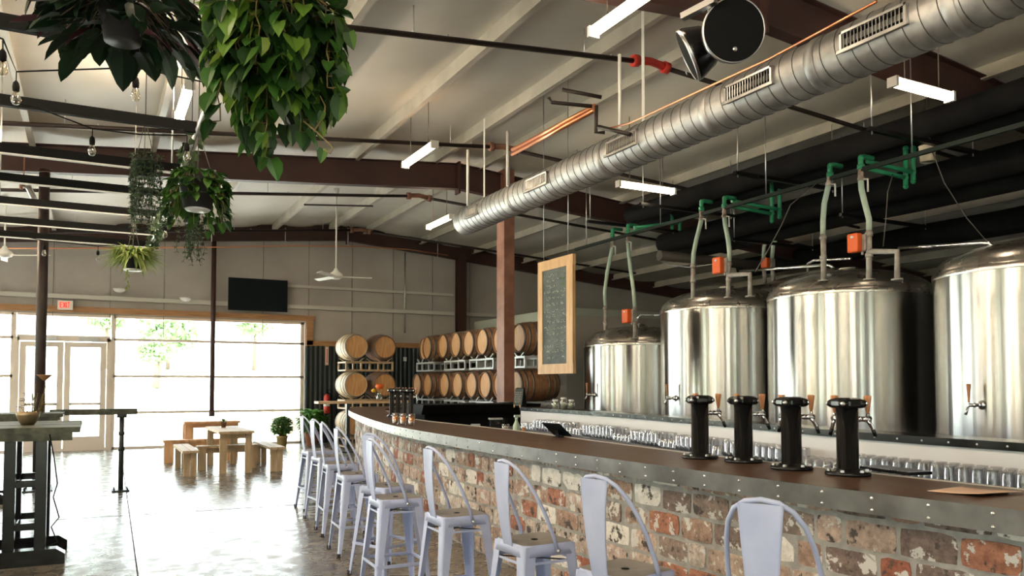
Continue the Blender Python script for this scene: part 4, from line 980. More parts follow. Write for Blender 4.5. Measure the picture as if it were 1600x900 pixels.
# sprinkler branch lines following the roof
for k, (y, lb) in enumerate(((7.98, 'nearest dark sprinkler pipe with a bright red coupling'), (12.07, 'second dark sprinkler pipe, meeting the copper pipes'), (16.1, 'third dark sprinkler pipe beyond the main rafter'), (20.4, 'farthest dark sprinkler pipe close to the wall'))):
    z = 5.68; o = thing('sprinkler_pipe', lb, 'pipe', (RIDGE, y, z))
    MB().tube([(XL - RIDGE + .1, 0, -(RIDGE - XL) * .095), (-.25, 0, -.01)], .032, 10).tube([(.25, 0, -.01), (9, 0, -.55)], .032, 10).build('branch_pipe', 'pipeblack', o)
    MB().tube([(-.25, 0, 0), (0, 0, .03), (.25, 0, 0)], .05, 12).tube([(-.28, 0, -.01), (-.2, 0, 0)], .075, 12).tube([(.2, 0, 0), (.28, 0, -.01)], .075, 12).build('coupling', 'redpaint' if k in (0,) else 'rustred', o)
    for x in (-10, -6.6, -3.2, -1, 1.5, 4):
        zz = x * .095 if x < 0 else -x * .06
        MB().tube([(x, 0, zz), (x, 0, roof_z(RIDGE + x) - z - .02)], .007, 6).build('hanger_rod', 'galv', o)
        MB().tube([(x + .4, 0, zz + .03), (x + .4, 0, zz + .09)], .012, 6).lathe([(.0001, .1), (.022, .095), (.0001, .09)], (x + .4, 0, zz), 8).build('sprinkler_head', 'galv', o)
# copper pipes
pa = [atd(801, 234, 11.0), atd(929, 166, 8.6)]; pb_ = [atd(801, 241, 11.0), atd(929, 172, 8.6)]
o = thing('copper_pipe', 'pair of bright copper pipes above the red column', 'pipe', tuple(pa[0]))
for q in (pa, pb_): MB().tube(q, .028, 10).build('copper_tube', 'copper', o, world=True)
o = MB().tube([(5.45, 12.4, 5.1), (5.45, 1.5, 5.0)], .013, 8).build('copper_pipe', 'copper', origin=(5.45, 8, 5.1)); 
bpy.data.objects.remove(o)
P_ = [atd(950, 201, 8.2), atd(985, 192, 7.6), atd(1200, 93, 5.6), atd(1290, 45, 5.0), atd(1370, 2, 4.6)]
o = MB().tube(P_, .009, 8).build('copper_pipe', 'copper', origin=tuple(P_[0])); tag(o, 'thin copper line running above the duct', 'pipe')
P_ = [atY(a, b_, 20.9) for a, b_ in ((0, 388), (115, 388), (230, 387), (350, 386), (450, 384), (560, 385), (640, 390), (700, 399))]
o = MB().tube(P_, .014, 8).build('copper_pipe', 'copper', origin=tuple(P_[0])); tag(o, 'long thin copper line across the top of the far wall', 'pipe')
# grey/dark bent pipes near the copper pair
P_ = [atd(a, b_, 8.4) for a, b_ in ((932, 165), (931, 207), (945, 207))]; P2 = [atd(a, b_, 8.6) for a, b_ in ((857, 153), (862, 160), (925, 166))]; P3 = [atd(a, b_, 8.7) for a, b_ in ((878, 140), (940, 152))]
o = MB().tube(P_, .02, 8).tube(P2, .022, 8).tube(P3, .022, 8).tube([atd(935, 198, 8.2), atd(985, 210, 7.9)], .02, 8).build('bent_pipe', 'pipeblack', origin=tuple(P_[0])); tag(o, 'dark bent pipes joining the copper pair', 'pipe')
# white hanger rods / conduits
for (px, y0, y1, w_, r, lb) in ((731, 234, 322, 12.2, .022, 'white conduit dropping to the duct end'), (968, 85, 202, 8.4, .018, 'white rod dropping to the middle of the duct'), (793, 205, 292, 11.8, .022, 'white conduit in front of the red column')):
    a, b_ = atd(px, y0, w_), atd(px - 2, y1, w_); b_.x, b_.y = a.x, a.y; o = MB().tube([a, b_], r, 8).build('conduit', 'whitepaint', origin=tuple(a)); tag(o, lb, 'conduit')
for px, y0, y1, lb in ((446, 356, 383, 'by the fan'), (544, 356, 384, 'right of the fan rod'), (684, 367, 402, 'by the duct end lamp'), (633, 395, 520, 'long one on the far wall'), (331, 355, 378, 'above the slim post')):
    a = atY(px, y0, 21.2 if px != 633 else 21.75); b_ = atY(px, y1, 21.2 if px != 633 else 21.75); b_.x = a.x; o = MB().tube([a, b_], .012 if px != 633 else .025, 6).build('hanger_rod', 'galv', origin=tuple(a)); tag(o, 'thin pale rod against the far wall, ' + lb, 'rod')
# smoke detector style heads
for px, py, w_, lb in ((906, 430, 0, ''),) * 0: pass
for px, py, w_, r, lb in ((626, 332, 16, .08, 'small white round head under the roof left of the duct end'), (768, 203, 11.5, .11, 'white bell-shaped head above the red column'), (1508, 453, 13, .10, 'pale globe hanging behind the nearest tank'), (1005, 66, 7.4, .06, 'small white fitting under the purlin near the speakers')):
    p = atd(px, py, w_); o = MB().sphere((0, 0, 0), r, 12, sz=.6).lathe([(r * .4, r * .5), (r * .4, r * .9), (.0001, r * .9)], n=10).build('ceiling_fitting', 'whiteplas', origin=tuple(p)); tag(o, lb, 'fitting')
# ================================================================== LEFT SIDE: PERGOLA, PLANTS, TABLES
PGX, PGZ = .74, 3.70
pg = thing('pergola', 'black slatted pergola hung over the high tables', 'pergola', (-2.6, 9.5, PGZ))
for y in (3.9, 5.46, 7.0, 8.43, 9.62, 10.83, 12.12, 13.25):
    s = MB().b2((XL + 1.5, y - .025, PGZ), (PGX - .02, y + .025, PGZ + .085)).build('slat_beam', 'blackmatte', pg, world=True)
    if y > 8.1: MB().b2((XL + 1.5, y - .03, PGZ - .012), (PGX - .02, y + .02, PGZ - .001)).build('underside_glint_strip', 'whitepaint', pg, world=True)  # white strip stands in for the glint along the lower slat edge
MB().tube([(PGX, 3.8, PGZ + .02), (PGX, 13.4, PGZ + .02)], .032, 10).build('end_rail', 'galv', pg, world=True)
mb = MB()
for x, y in ((PGX, 5.46), (PGX, 9.62), (PGX, 13.25), (-1.0, 7.0), (-1.0, 10.83), (-3.4, 7), (-3.4, 10.83)):
    MB().tube([(x, y, PGZ + .05), (x, y, roof_z(x) - .05)], .010, 6).build('hanger_rod', 'galv', pg, world=True)

def leaf(mb, P, D, N, L_, Wd, t1, t2=None, droop=.35, kind='heart'):
    D = D.normalized(); S_ = D.cross(N).normalized(); N = S_.cross(D).normalized(); t2 = t1 if t2 is None else t2
    prof = {'heart': ((0, .0), (.06, .42), (.32, .52), (.62, .40), (.85, .17), (1, 0)), 'oval': ((0, 0), (.12, .30), (.4, .5), (.68, .45), (.88, .25), (1, 0)), 'blade': ((0, .25), (.3, .5), (.6, .42), (.85, .22), (1, 0))}[kind]
    mid, lf, rt = [], [], []
    for u, h_ in prof:
        p = P + D * (L_ * u) - N * (L_ * droop * u * u) ; w_ = Wd * h_; mid.append(p); up_ = N * (w_ * .28)
        lf.append(p + S_ * w_ + up_ - (D * L_ * .08 if kind == 'heart' and u == .06 else D * 0)); rt.append(p - S_ * w_ + up_ - (D * L_ * .08 if kind == 'heart' and u == .06 else D * 0))
    n = len(prof); mb.add(mid + lf, [(i, i + 1, n + i + 1, n + i) for i in range(n - 1)], True, max(.001, t1)); mb.add(mid + rt, [(i, n + i, n + i + 1, i + 1) for i in range(n - 1)], True, max(.001, t2))
def pot(o, r, h, z0, m='potblack', label=None):
    return MB().lathe([(.0001, z0), (r * .72, z0), (r * .96, z0 + h * .88), (r * 1.04, z0 + h * .88), (r * 1.05, z0 + h), (r * .95, z0 + h), (r * .9, z0 + h * .85), (.0001, z0 + h * .82)], n=28).build('pot', m, o, label=label)
def hangers(o, r, z0, z1, k=3, m='wire'):
    mb = MB(); 
    for i in range(k):
        a = 2 * pi * i / k + .4; mb.tube([(r * cos(a), r * sin(a), z0), (0, 0, z0 + .42)], .0035, 5)
    mb.tube([(0, 0, z0 + .42), (0, 0, z1)], .005, 5); mb.build('hanging_wires', m, o)
rl_ = random.Random(21)
# golden pothos, the big cascade
c = atd(440, 60, 4.05); po = thing('hanging_pothos', 'large cascading pothos with heart-shaped leaves hanging nearest the camera', 'hanging plant', (c.x, c.y, 3.34))
pot(po, .15, .20, -.02); hangers(po, .14, .17, roof_z(c.x) - 3.32 - .05)
fol, vin = MB(), MB()
for k in range(62):
    a = 2 * pi * k / 62 * 3 + rl_.uniform(-.2, .2); out = rl_.uniform(.10, .30); ln = rl_.uniform(.30, .66) if k % 3 else rl_.uniform(.15, .40); top = .20
    if cos(a + YAW) > .5: ln *= .82
    pts = [Vector((.06 * cos(a), .06 * sin(a), top - .02)), Vector((out * .6 * cos(a), out * .6 * sin(a), top + rl_.uniform(.02, .10))), Vector((out * cos(a), out * sin(a), top - .05))]
    z = top - .05; r_ = out
    while z > top - ln:
        z -= .06; r_ += rl_.uniform(-.012, .012); a2 = a + rl_.uniform(-.06, .06); pts.append(Vector((r_ * cos(a2), r_ * sin(a2), z)))
    vin.tube(pts, .0035, 5)
    var = rl_.random()
    for i, p in enumerate(pts):
        if i == 0: continue
        for q in range(2 if i < 4 else (2 if rl_.random() < .75 else 1)):
            aa = a + rl_.uniform(-1.2, 1.2); D = Vector((cos(aa), sin(aa), 0)) * rl_.uniform(.2, .9) + Vector((0, 0, -rl_.uniform(.5, 1.0))) if i > 2 else Vector((cos(aa), sin(aa), rl_.uniform(-.3, .5)))
            N = Vector((cos(aa), sin(aa), rl_.uniform(.3, 1.0))); L_ = rl_.uniform(.075, .135); P = p + Vector((cos(aa), sin(aa), 0)) * rl_.uniform(.015, .05)
            t = rl_.choice((.05, .15, .25, .4, .5, .7)); t2 = rl_.choice((t, t, t, min(1, t + .4))); vin.tube([p, P], .002, 4, cap=False); leaf(fol, P, D, N, L_, L_ * .82, t, t2, rl_.uniform(.1, .45))
# the two stray tendrils on the right
for pts, w_ in (([(500, 150), (508, 165), (507, 182), (497, 195), (490, 205)], 3.95), ([(465, 170), (475, 190), (497, 208), (515, 225), (520, 232), (516, 240), (505, 233)], 3.9)):
    P_ = [atd(a, b_, w_) - po.location for a, b_ in pts]; vin.tube(P_, .004, 6)
for px, py, tx, ty, L_ in ((532, 152, 527, 190, .125), (532, 100, 550, 118, .11), (520, 125, 550, 112, .10), (528, 143, 548, 140, .09), (545, 205 - 155, 552, 78, .12), (506, 232, 500, 255, .09), (505, 175, 497, 190, .07)):
    P = atd(px, py, 3.93) - po.location; T = atd(tx, ty, 3.93) - po.location; leaf(fol, P, T - P, -FW, (T - P).length, (T - P).length * .72, .3, rl_.choice((.3, .6)), .1)
fol.build('leaves', 'foliage', po); vin.build('vines', 'vine', po)
# prayer plant
c = atd(192, 40, 4.4); cp_ = thing('hanging_prayer_plant', 'dark broad-leaved prayer plant hanging in a black pot', 'hanging plant', (c.x, c.y, 3.58))
pot(cp_, .13, .20, -.08); hangers(cp_, .12, .11, roof_z(c.x) - 3.58 - .05); fol, stm = MB(), MB()
for k in range(175):
    a = rl_.uniform(0, 2 * pi); q = rl_.random(); out = rl_.uniform(.10, .36); zt = rl_.uniform(-.10, .26) - out * .15
    b0 = Vector((.05 * cos(a), .05 * sin(a), .10)); m_ = Vector((out * .55 * cos(a), out * .55 * sin(a), max(zt + .14, .12))); e_ = Vector((out * cos(a), out * sin(a), zt + .06)); stm.tube([b0, m_, e_], .0035, 5, cap=False)
    D = Vector((cos(a), sin(a), rl_.uniform(-.9, .1))); N = Vector((cos(a) * .6, sin(a) * .6, 1)) + Vector((rl_.uniform(-.4, .4), rl_.uniform(-.4, .4), 0)); L_ = rl_.uniform(.14, .23); t = rl_.choice((.02, .1, .2, .35, .5, .62)); t = .98 if rl_.random() < .07 else t
    leaf(fol, e_, D, N, L_, L_ * rl_.uniform(.5, .66), t, None, rl_.uniform(.1, .5), 'oval')
fol.build('leaves', 'calathea', cp_); stm.build('stems', 'bark', cp_)
MB().lathe([(.0001, 0), (.022, .03), (.04, .06), (.0001, .07)], (atd(193, 4, 4.3) - cp_.location), 10).build('yellow_leaf', mat('yellow_leaf', (.5, .28, .04), .5), cp_)
# vine plant in the black basket
c = atd(309, 302, 6.6); hv = thing('hanging_vine_plant', 'leafy vine spilling over a big black basket on the pergola end rail', 'hanging plant', (c.x, c.y, c.z))
pot(hv, .155, .24, -.13); MB().lathe([(.0001, -.150), (.09, -.148), (.10, -.135), (.09, -.13)], n=24).build('white_saucer', 'whiteplas', hv); hangers(hv, .15, .11, roof_z(c.x) - c.z - .05); fol, vin = MB(), MB()
for k in range(26):
    a = 2 * pi * k / 26 + rl_.uniform(-.15, .15); ln = rl_.uniform(.12, .36); 
    facing = cos(a - atan2(-c.y, -c.x)); ln = ln * .35 if facing > .6 else ln
    pts = [Vector((.08 * cos(a), .08 * sin(a), .10)), Vector((.15 * cos(a), .15 * sin(a), .17)), Vector((.20 * cos(a), .20 * sin(a), .08))]; z = .08
    while z > .1 - ln: z -= .06; pts.append(Vector(((.21 + rl_.uniform(-.02, .02)) * cos(a), (.21 + rl_.uniform(-.02, .02)) * sin(a), z)))
    vin.tube(pts, .003, 4)
    for i, p in enumerate(pts[1:]):
        for q in range(2):
            aa = a + rl_.uniform(-1, 1); D = Vector((cos(aa), sin(aa), rl_.uniform(-1.2, .2))); L_ = rl_.uniform(.06, .11); leaf(fol, p, D, Vector((cos(aa), sin(aa), .8)), L_, L_ * .75, rl_.choice((.15, .3, .45, .55)), None, .3)
fol.build('leaves', 'foliage', hv); vin.build('vines', 'vine', hv)
def stringy(name, label, c, n, lens, spread, potr):
    o = thing(name, label, 'hanging plant', tuple(c)); pot(o, potr, .14, -.02); hangers(o, potr, .10, roof_z(c.x) - c.z - .05); fol, vin = MB(), MB()
    for k in range(n):
        a = rl_.uniform(0, 2 * pi); r_ = rl_.uniform(.5, 1) * spread; ln = rl_.uniform(*lens); pts = [Vector((.05 * cos(a), .05 * sin(a), .12)), Vector((r_ * cos(a), r_ * sin(a), .15 + rl_.uniform(0, .05)))]; z = .14
        while z > .12 - ln: z -= .05; pts.append(Vector((r_ * cos(a) + rl_.uniform(-.012, .012), r_ * sin(a) + rl_.uniform(-.012, .012), z)))
        vin.tube(pts, .002, 4, cap=False)
        for p in pts[1:]:
            for q in range(3):
                aa = rl_.uniform(0, 2 * pi); D = Vector((cos(aa), sin(aa), rl_.uniform(-.9, .5))); L_ = rl_.uniform(.022, .042); leaf(fol, p, D, Vector((0, 0, 1)), L_, L_ * .5, rl_.random(), None, .2, 'oval')
    fol.build('leaves', 'string', o); vin.build('strands', 'string', o); return o
c = atd(226, 272, 7.4); stringy('hanging_string_plant', 'grey-green plant with long thin trailing strands left of the black basket', c, 52, (.30, .72), .155, .10)
c = atd(298, 345, 7.6); stringy('hanging_string_plant', 'faint trailing strands hanging below and behind the black basket', c, 26, (.25, .52), .13, .08)
# lime spider plant
c = atd(208, 414, 9.6); sp = thing('hanging_spider_plant', 'lime green arching plant in a small black pot in front of the far wall', 'hanging plant', tuple(c))
pot(sp, .10, .16, -.05); MB().lathe([(.0001, -.075), (.10, -.07), (.11, -.055), (.09, -.055)], n=20).build('white_saucer', 'whiteplas', sp); hangers(sp, .10, .10, roof_z(c.x) - c.z - .05); fol = MB()
for k in range(330):
    a = rl_.uniform(0, 2 * pi); e0 = rl_.uniform(-.1, 1.3); D = Vector((cos(a), sin(a), e0)); L_ = rl_.uniform(.16, .30); P = Vector((.05 * cos(a), .05 * sin(a), .10)); t = rl_.uniform(.05, 1)
    leaf(fol, P, D, Vector((-cos(a) * e0, -sin(a) * e0, 1)), L_, .034, t, min(1, t + .2), rl_.uniform(.4, 1.1), 'blade')
    if k % 2: leaf(fol, P + D.normalized() * L_ * .6, Vector((cos(a), sin(a), -.6)), Vector((0, 0, 1)), .10, .03, t, None, .5, 'blade')
for k in range(14):
    a = rl_.uniform(0, 2 * pi); leaf(fol, Vector((-.06, -.03, -.06 - k * .017)), Vector((cos(a), sin(a), -.6)), Vector((0, 0, 1)), .06, .02, .4, None, .3, 'blade')
fol.build('leaves', 'spider', sp)
# leafy vine wrapped on the end rail
fol = MB(); 
for k in range(260):
    y = 7.0 + 6.3 * rl_.random() ** .8; a = rl_.uniform(0, 2 * pi); D = Vector((cos(a), rl_.uniform(-.6, .6), sin(a) - .2)); leaf(fol, Vector((PGX + .04 * cos(a), y, PGZ + .02 + .04 * sin(a))), D, Vector((0, -1, .3)), rl_.uniform(.05, .09), .05, rl_.uniform(0, 1), None, .2)
o = fol.build('rail_vine', 'string', origin=(PGX, 9, PGZ)); tag(o, 'pale leafy vine twined along the pergola end rail', 'vine')

# string lights
bulb_src = None
def festoon(label, pts, cable):
    p0 = pts[0]; o = thing('string_light', label, 'string lights', tuple(p0)); MB().tube(cable, .006, 5).build('cable', 'blackmatte', o, world=True)
    for p in pts:
        s = MB().tube([Vector((0, 0, .12)), Vector((0, 0, .05))], .004, 5).lathe([(.006, .06), (.018, .045), (.022, .02), (.02, -.01), (.014, -.015)], n=10).build('bulb_socket', 'blackmatte', o); s.location = p - p0
        MB().lathe([(.014, -.012), (.020, -.03), (.031, -.06), (.030, -.078), (.018, -.098), (.0001, -.104)], n=12).tube([(0, 0, -.02), (0, 0, -.06)], .003, 5).build('bulb', 'bulbglass', s)
P1 = [atd(144, 222, 6.7), atd(292, 233, 6.9)]; P1 = [Vector((p.x, p.y, PGZ - .13)) for p in P1]
def hang(px, py): return atz(px, py, PGZ - .14)
A_ = [hang(144, 224), hang(292, 234)]; festoon('two bulbs hung between the near pergola slats', A_, [hang(-60, 170) + Vector((0, 0, .14)), hang(60, 190) + Vector((0, 0, .10)), A_[0] + Vector((0, 0, .12)), (A_[0] + A_[1]) / 2 + Vector((0, 0, .10)), A_[1] + Vector((0, 0, .12))])
B_ = [hang(263, 334), hang(258, 359), hang(237, 392)]; festoon('three bulbs along the pergola end rail', B_, [A_[1] + Vector((0, .3, .14)), B_[0] + Vector((0, 0, .12)), B_[1] + Vector((0, 0, .12)), B_[2] + Vector((0, 0, .12))])
C_ = [hang(69, 389), hang(153, 397)]; festoon('two bulbs at the far edge of the pergola', C_, [hang(-20, 375) + Vector((0, 0, .14)), C_[0] + Vector((0, 0, .12)), C_[1] + Vector((0, 0, .12)), B_[2] + Vector((0, 0, .12))])
D_ = [hang(212, 134), hang(25, 140), hang(4, 92)]; festoon('bulbs nearest the prayer plant', D_, [hang(-60, 75) + Vector((0, 0, .14)), D_[2] + Vector((0, 0, .12)), D_[1] + Vector((0, 0, .12)), D_[0] + Vector((0, 0, .12)), hang(345, 165) + Vector((0, 0, .14))])

# ------------------------------------------------------------------ high tables on the left
def high_table(name, label, x0, x1, y0, y1, zt, px0, px1, fy0, fy1):
    cx, cy = (x0 + x1) / 2, (y0 + y1) / 2; o = thing(name, label, 'table', (cx, cy, 0))
    tb = MB(); n = 5
    for k in range(n): w_ = (y1 - y0) / n; tb.b2((x0, y0 + k * w_ + .003, zt - .05), (x1, y0 + (k + 1) * w_ - .003, zt - .002 * (k % 2)))
    tb.build('tabletop', 'hightop', o, world=True)
    for ya_ in (y0 + .01, y1 - .05): MB().b2((x0 + .02, ya_, zt - .12), (x1 - .06, ya_ + .04, zt - .05)).build('apron', 'hightop', o, world=True)
    for x in (px0, px1):
        for y in (fy0, fy1): MB().b2((x - .045, y - .045, .02), (x + .045, y + .045, zt - .05)).build('post', 'blackpaint', o, world=True)
    for y in (fy0, fy1):
        P = [(px0 - .42, y - .09, 0), (px1 + .20, y - .09, 0), (px1 + .20, y - .09, .09), (px1 + .13, y - .09, .14), (px0 - .35, y - .09, .14), (px0 - .42, y - .09, .09)]
        MB().prism(P, (0, 0, 0), (0, .14, 0)).build('foot', 'blackpaint', o, world=True)
    for z in (.34, .72):
        m_ = MB()
        for y in (fy0, fy1): m_.b2((px0, y - .03, z - .03), (px1, y + .03, z + .03))
        for x in (px0 + .02, px1 - .02): m_.b2((x - .03, fy0, z), (x + .03, fy1, z + .03))
        m_.build('ladder_shelf', 'blackpaint', o, world=True)
    return o
high_table('high_table', 'black weathered high table nearest the camera with a potted plant', -2.0, -.10, 8.25, 9.75, 1.22, -.64, -.40, 8.32, 9.02)
high_table('high_table', 'second black high table behind the potted plant', -2.4, -.36, 12.5, 13.3, 1.21, -1.5, -1.2, 12.7, 13.15)
o = thing('pipe_ledge_table', 'narrow dark ledge table on a pipe leg with bolted base', 'table', (.39, 13.4, 0))
MB().b2((-.56, 13.36, 1.15), (.60, 13.54, 1.235)).build('tabletop', 'hightop', o, world=True)
for x in (.39,): MB().tube([(x, 13.4, 0), (x, 13.4, 1.15)], .036, 14).tube([(x, 13.4, .60), (x, 13.4, .66)], .045, 14).tube([(x, 13.4, 1.10), (x, 13.4, 1.15)], .07, 14).tube([(x, 13.4, .84), (x, 13.4, .89)], .045, 14).build('pipe_leg', 'pipeleg', o, world=True)
MB().b2((.27, 13.28, 0), (.51, 13.52, .02)).build('base_plate', 'pipeleg', o, world=True)
for sx in (-1, 1):
    for sy in (-1, 1): MB().tube([(.39 + sx * .09, 13.4 + sy * .09, .02), (.39 + sx * .09, 13.4 + sy * .09, .05)], .012, 6).build('anchor_bolt', 'pipeleg', o, world=True)
o = thing('power_cord', 'thin dark cord looped down the nearest high table', 'cord', (-.3, 8.3, 1.1)); bpy.data.objects.remove(o)
P_ = [(-.34, 8.25, 1.16), (-.30, 8.24, .95), (-.27, 8.22, .72), (-.30, 8.22, .60), (-.25, 8.2, .42), (-.31, 8.2, .34), (-.26, 8.2, .20), (-.34, 8.24, .16)]
o = MB().tube(P_, .006, 6).build('power_cord', 'blackmatte', origin=P_[0]); tag(o, 'thin dark cord looped down the nearest high table', 'cord')
# brass bowl planter with dead-ish flower on the nearest table
c = atz(57, 664, 1.22); c = Vector((-.55, 8.9, 1.22)); pp_ = thing('potted_plant', 'dark sprig with a brown bloom in a brass bowl on the nearest high table', 'plant', tuple(c))
MB().lathe([(.0001, 0), (.055, 0), (.075, .03), (.098, .09), (.102, .125), (.096, .125), (.09, .10), (.0001, .10)], n=24).build('bowl', mat('aged_brass', (.42, .30, .18), .35, .8, (.25, .20, .13), 9), pp_)
fol, stm = MB(), MB()
for k in range(34):
    a = rl_.uniform(0, 2 * pi); h_ = rl_.uniform(.08, .40); P = Vector((.04 * cos(a) + h_ * .22, .04 * sin(a), .10)); e_ = P + Vector((.05 * cos(a) + h_ * .1, .05 * sin(a), h_ * .75)); stm.tube([P, e_], .002, 4); leaf(fol, e_, Vector((cos(a), sin(a), .3)), Vector((0, 0, 1)), .05, .03, rl_.uniform(0, .4), None, .3, 'oval')
fol.build('leaves', 'string', pp_); stm.build('stems', 'vine', pp_)
MB().lathe([(.0001, 0), (.02, .01), (.06, .05), (.075, .06), (.0001, .05)], (.13, 0, .42), 9).build('bloom', mat('brown_bloom', (.35, .17, .08), .8), pp_)

# ------------------------------------------------------------------ picnic tables and benches
def plank_table(label, loc, lx, ly, h, m, rz=0., name='plank_table', cat='table', overh=.12, lw=.13):
    o = thing(name, label, cat, loc, rz); tb = MB(); n = max(2, int(lx / .16))
    for k in range(n): tb.b2((-lx / 2 + k * lx / n + .004, -ly / 2, h - .045), (-lx / 2 + (k + 1) * lx / n - .004, ly / 2, h))
    tb.build('seat_board' if cat == 'bench' else 'tabletop', m, o)
    for sx in (-1, 1):
        for sy in (-1, 1): MB().b2((sx * (lx / 2 - .03) - (lw if sx > 0 else 0), sy * (ly / 2 - overh) - .02, 0), (sx * (lx / 2 - .03) + (0 if sx > 0 else lw), sy * (ly / 2 - overh) + .025, h - .045)).build('leg', m, o)
    for sy in (-1, 1): MB().b2((-lx / 2 + .03, sy * (ly / 2 - overh) + (.026 if sy < 0 else -.05), h - .14), (lx / 2 - .03, sy * (ly / 2 - overh) + (.05 if sy < 0 else -.022), h - .045)).build('apron', m, o)
    return o
plank_table('pale plank picnic table in front, four board legs', (2.30, 15.95, 0), .62, 2.0, .76, 'pine', lw=.12)
plank_table('pale bench left of the front picnic table', (1.52, 15.75, 0), .28, 1.8, .45, 'pine', name='bench', cat='bench', lw=.105)
plank_table('pale bench right of the front picnic table', (3.02, 15.85, 0), .28, 1.8, .45, 'pine', name='bench', cat='bench', lw=.105)
plank_table('bench set crosswise under the front picnic table', (2.28, 15.95, 0), 1.1, .28, .45, 'pine', 0, 'bench', 'bench', overh=.04, lw=.13)
plank_table('orange-toned table of the rear picnic set', (2.30, 18.6, 0), 1.15, .70, .80, 'pineor', 0, lw=.17)
plank_table('orange-toned bench of the rear picnic set', (2.0, 17.75, 0), 1.45, .28, .46, 'pineor', 0, 'bench', 'bench', overh=.04, lw=.17)
o = thing('potted_plant', 'tiny potted sprig on the front picnic table', 'plant', (2.28, 16.5, .76)); MB().lathe([(.0001, 0), (.04, 0), (.055, .09), (.06, .09), (.06, .105), (.0001, .10)], n=16).build('pot', mat('brown_pot', (.22, .13, .08), .7), o)
fol = MB()
for k in range(16): a = k * 2.4; leaf(fol, Vector((0, 0, .1)), Vector((cos(a), sin(a), rl_.uniform(.3, 2))), Vector((0, 0, 1)), .09, .03, rl_.random(), None, .2, 'oval')
fol.build('leaves', 'bush', o)
# floor planters by the window
def bush(label, loc, pr_, ph_, br, m, n, kind, L0):
    o = thing('potted_bush', label, 'plant', loc); pot(o, pr_, ph_, 0, m); fol, stm = MB(), MB()
    for k in range(n):
        a = rl_.uniform(0, 2 * pi); u = rl_.uniform(-.7, 1); q = math.sqrt(1 - u * u) * rl_.uniform(.4, 1); P = Vector((cos(a) * q * br, sin(a) * q * br, ph_ + br * .85 + u * br * .9)); leaf(fol, P, Vector((cos(a), sin(a), rl_.uniform(-.4, 1))), Vector((0, 0, 1)), L0 * rl_.uniform(.6, 1.2), L0 * .45, rl_.random(), None, .4, kind)
        if k % 8 == 0: stm.tube([(0, 0, ph_ * .8), tuple(P)], .005, 4)
    fol.build('leaves', 'bush', o); stm.build('stems', 'vine', o); return o
bush('round leafy bush in a tan pot by the window', (4.32, 20.9, 0), .15, .28, .27, mat('tan_pot', (.50, .38, .16), .8), 900, 'oval', .12)
bush('tall leafy plant in a terracotta pot beside the farthest stool', (5.13, 21.1, 0), .19, .36, .30, 'terracotta', 200, 'blade', .28)
bush('small leafy plant on the window side of the high tables', (-2.1, 14.6, 0), .16, .30, .30, 'terracotta', 160, 'oval', .12)

# ------------------------------------------------------------------ far wall fittings
a = atY(357, 433, 21.66); b_ = atY(449, 488, 21.66); o = thing('television', 'large dark television high on the far wall', 'television', ((a.x + b_.x) / 2, 21.66, (a.z + b_.z) / 2)); W_, H_ = (b_.x - a.x) / 2, (a.z - b_.z) / 2
MB().b2((-W_, -.02, -H_), (W_, .04, H_)).build('casing', 'tvb', o, bevel=.01); MB().b2((-W_ + .02, -.024, -H_ + .03), (W_ - .02, -.02, H_ - .02)).build('screen', 'screen', o); MB().b2((-.2, .04, -.2), (.2, .23, .2)).build('wall_bracket', 'tvb', o)
a = atY(90, 469, 21.76); b_ = atY(114, 484, 21.76); cx, cz = (a.x + b_.x) / 2, (a.z + b_.z) / 2; W_, H_ = (b_.x - a.x) / 2, (a.z - b_.z) / 2
o = thing('exit_sign', 'white exit sign with red letters over the double door', 'sign', (cx, 21.76, cz)); MB().b2((-W_, -.02, -H_), (W_, .04, H_)).build('sign_box', 'exitface', o, bevel=.008)
rd = emit('exit_red', (1, .03, .02), .9); lh, lw, sw = H_ * 1.15, W_ * .30, .016
def seg(mb, x0, z0, x1, z1): mb.bar((x0, -.026, z0), (x1, -.026, z1), .012, sw * 1.3, up=(0, 1, 0)) if False else mb.prism([(x0 + (z1 - z0) / max(1e-6, hypot(x1 - x0, z1 - z0)) * sw * s1, -.021, z0 - (x1 - x0) / max(1e-6, hypot(x1 - x0, z1 - z0)) * sw * s1) for s1 in (-.5, .5)] + [(x1 + (z1 - z0) / max(1e-6, hypot(x1 - x0, z1 - z0)) * sw * s1, -.021, z1 - (x1 - x0) / max(1e-6, hypot(x1 - x0, z1 - z0)) * sw * s1) for s1 in (.5, -.5)], (0, 0, 0), (0, -.008, 0))
x = -W_ * .66; h2 = lh / 2
for ch in 'EXIT':
    mb = MB()
    if ch == 'E':
        seg(mb, x, -h2, x, h2)
        for z in (-h2, 0, h2): seg(mb, x, z, x + lw * .8, z)
    if ch == 'X': seg(mb, x, -h2, x + lw, h2); seg(mb, x, h2, x + lw, -h2)
    if ch == 'I': seg(mb, x + lw * .1, -h2, x + lw * .1, h2)
    if ch == 'T': seg(mb, x, h2, x + lw, h2); seg(mb, x + lw / 2, -h2, x + lw / 2, h2)
    mb.build('letter', rd, o); x += lw * (1.28 if ch != 'I' else .55)
for px, py, lb in ((187, 453, 'small pale emergency light above the transom'), (290, 467, 'pale emergency light left of the slim post')):
    c = atY(px, py, 21.66); o = thing('emergency_light', lb, 'light fitting', tuple(c)); MB().lathe([(.0001, -.07), (.09, -.05), (.14, .0), (.15, .03), (.0001, .035)], n=16).build('shade', 'whitepaint', o); MB().b2((-.04, 0, -.02), (.04, .08, .05)).build('bracket', 'whitepaint', o)
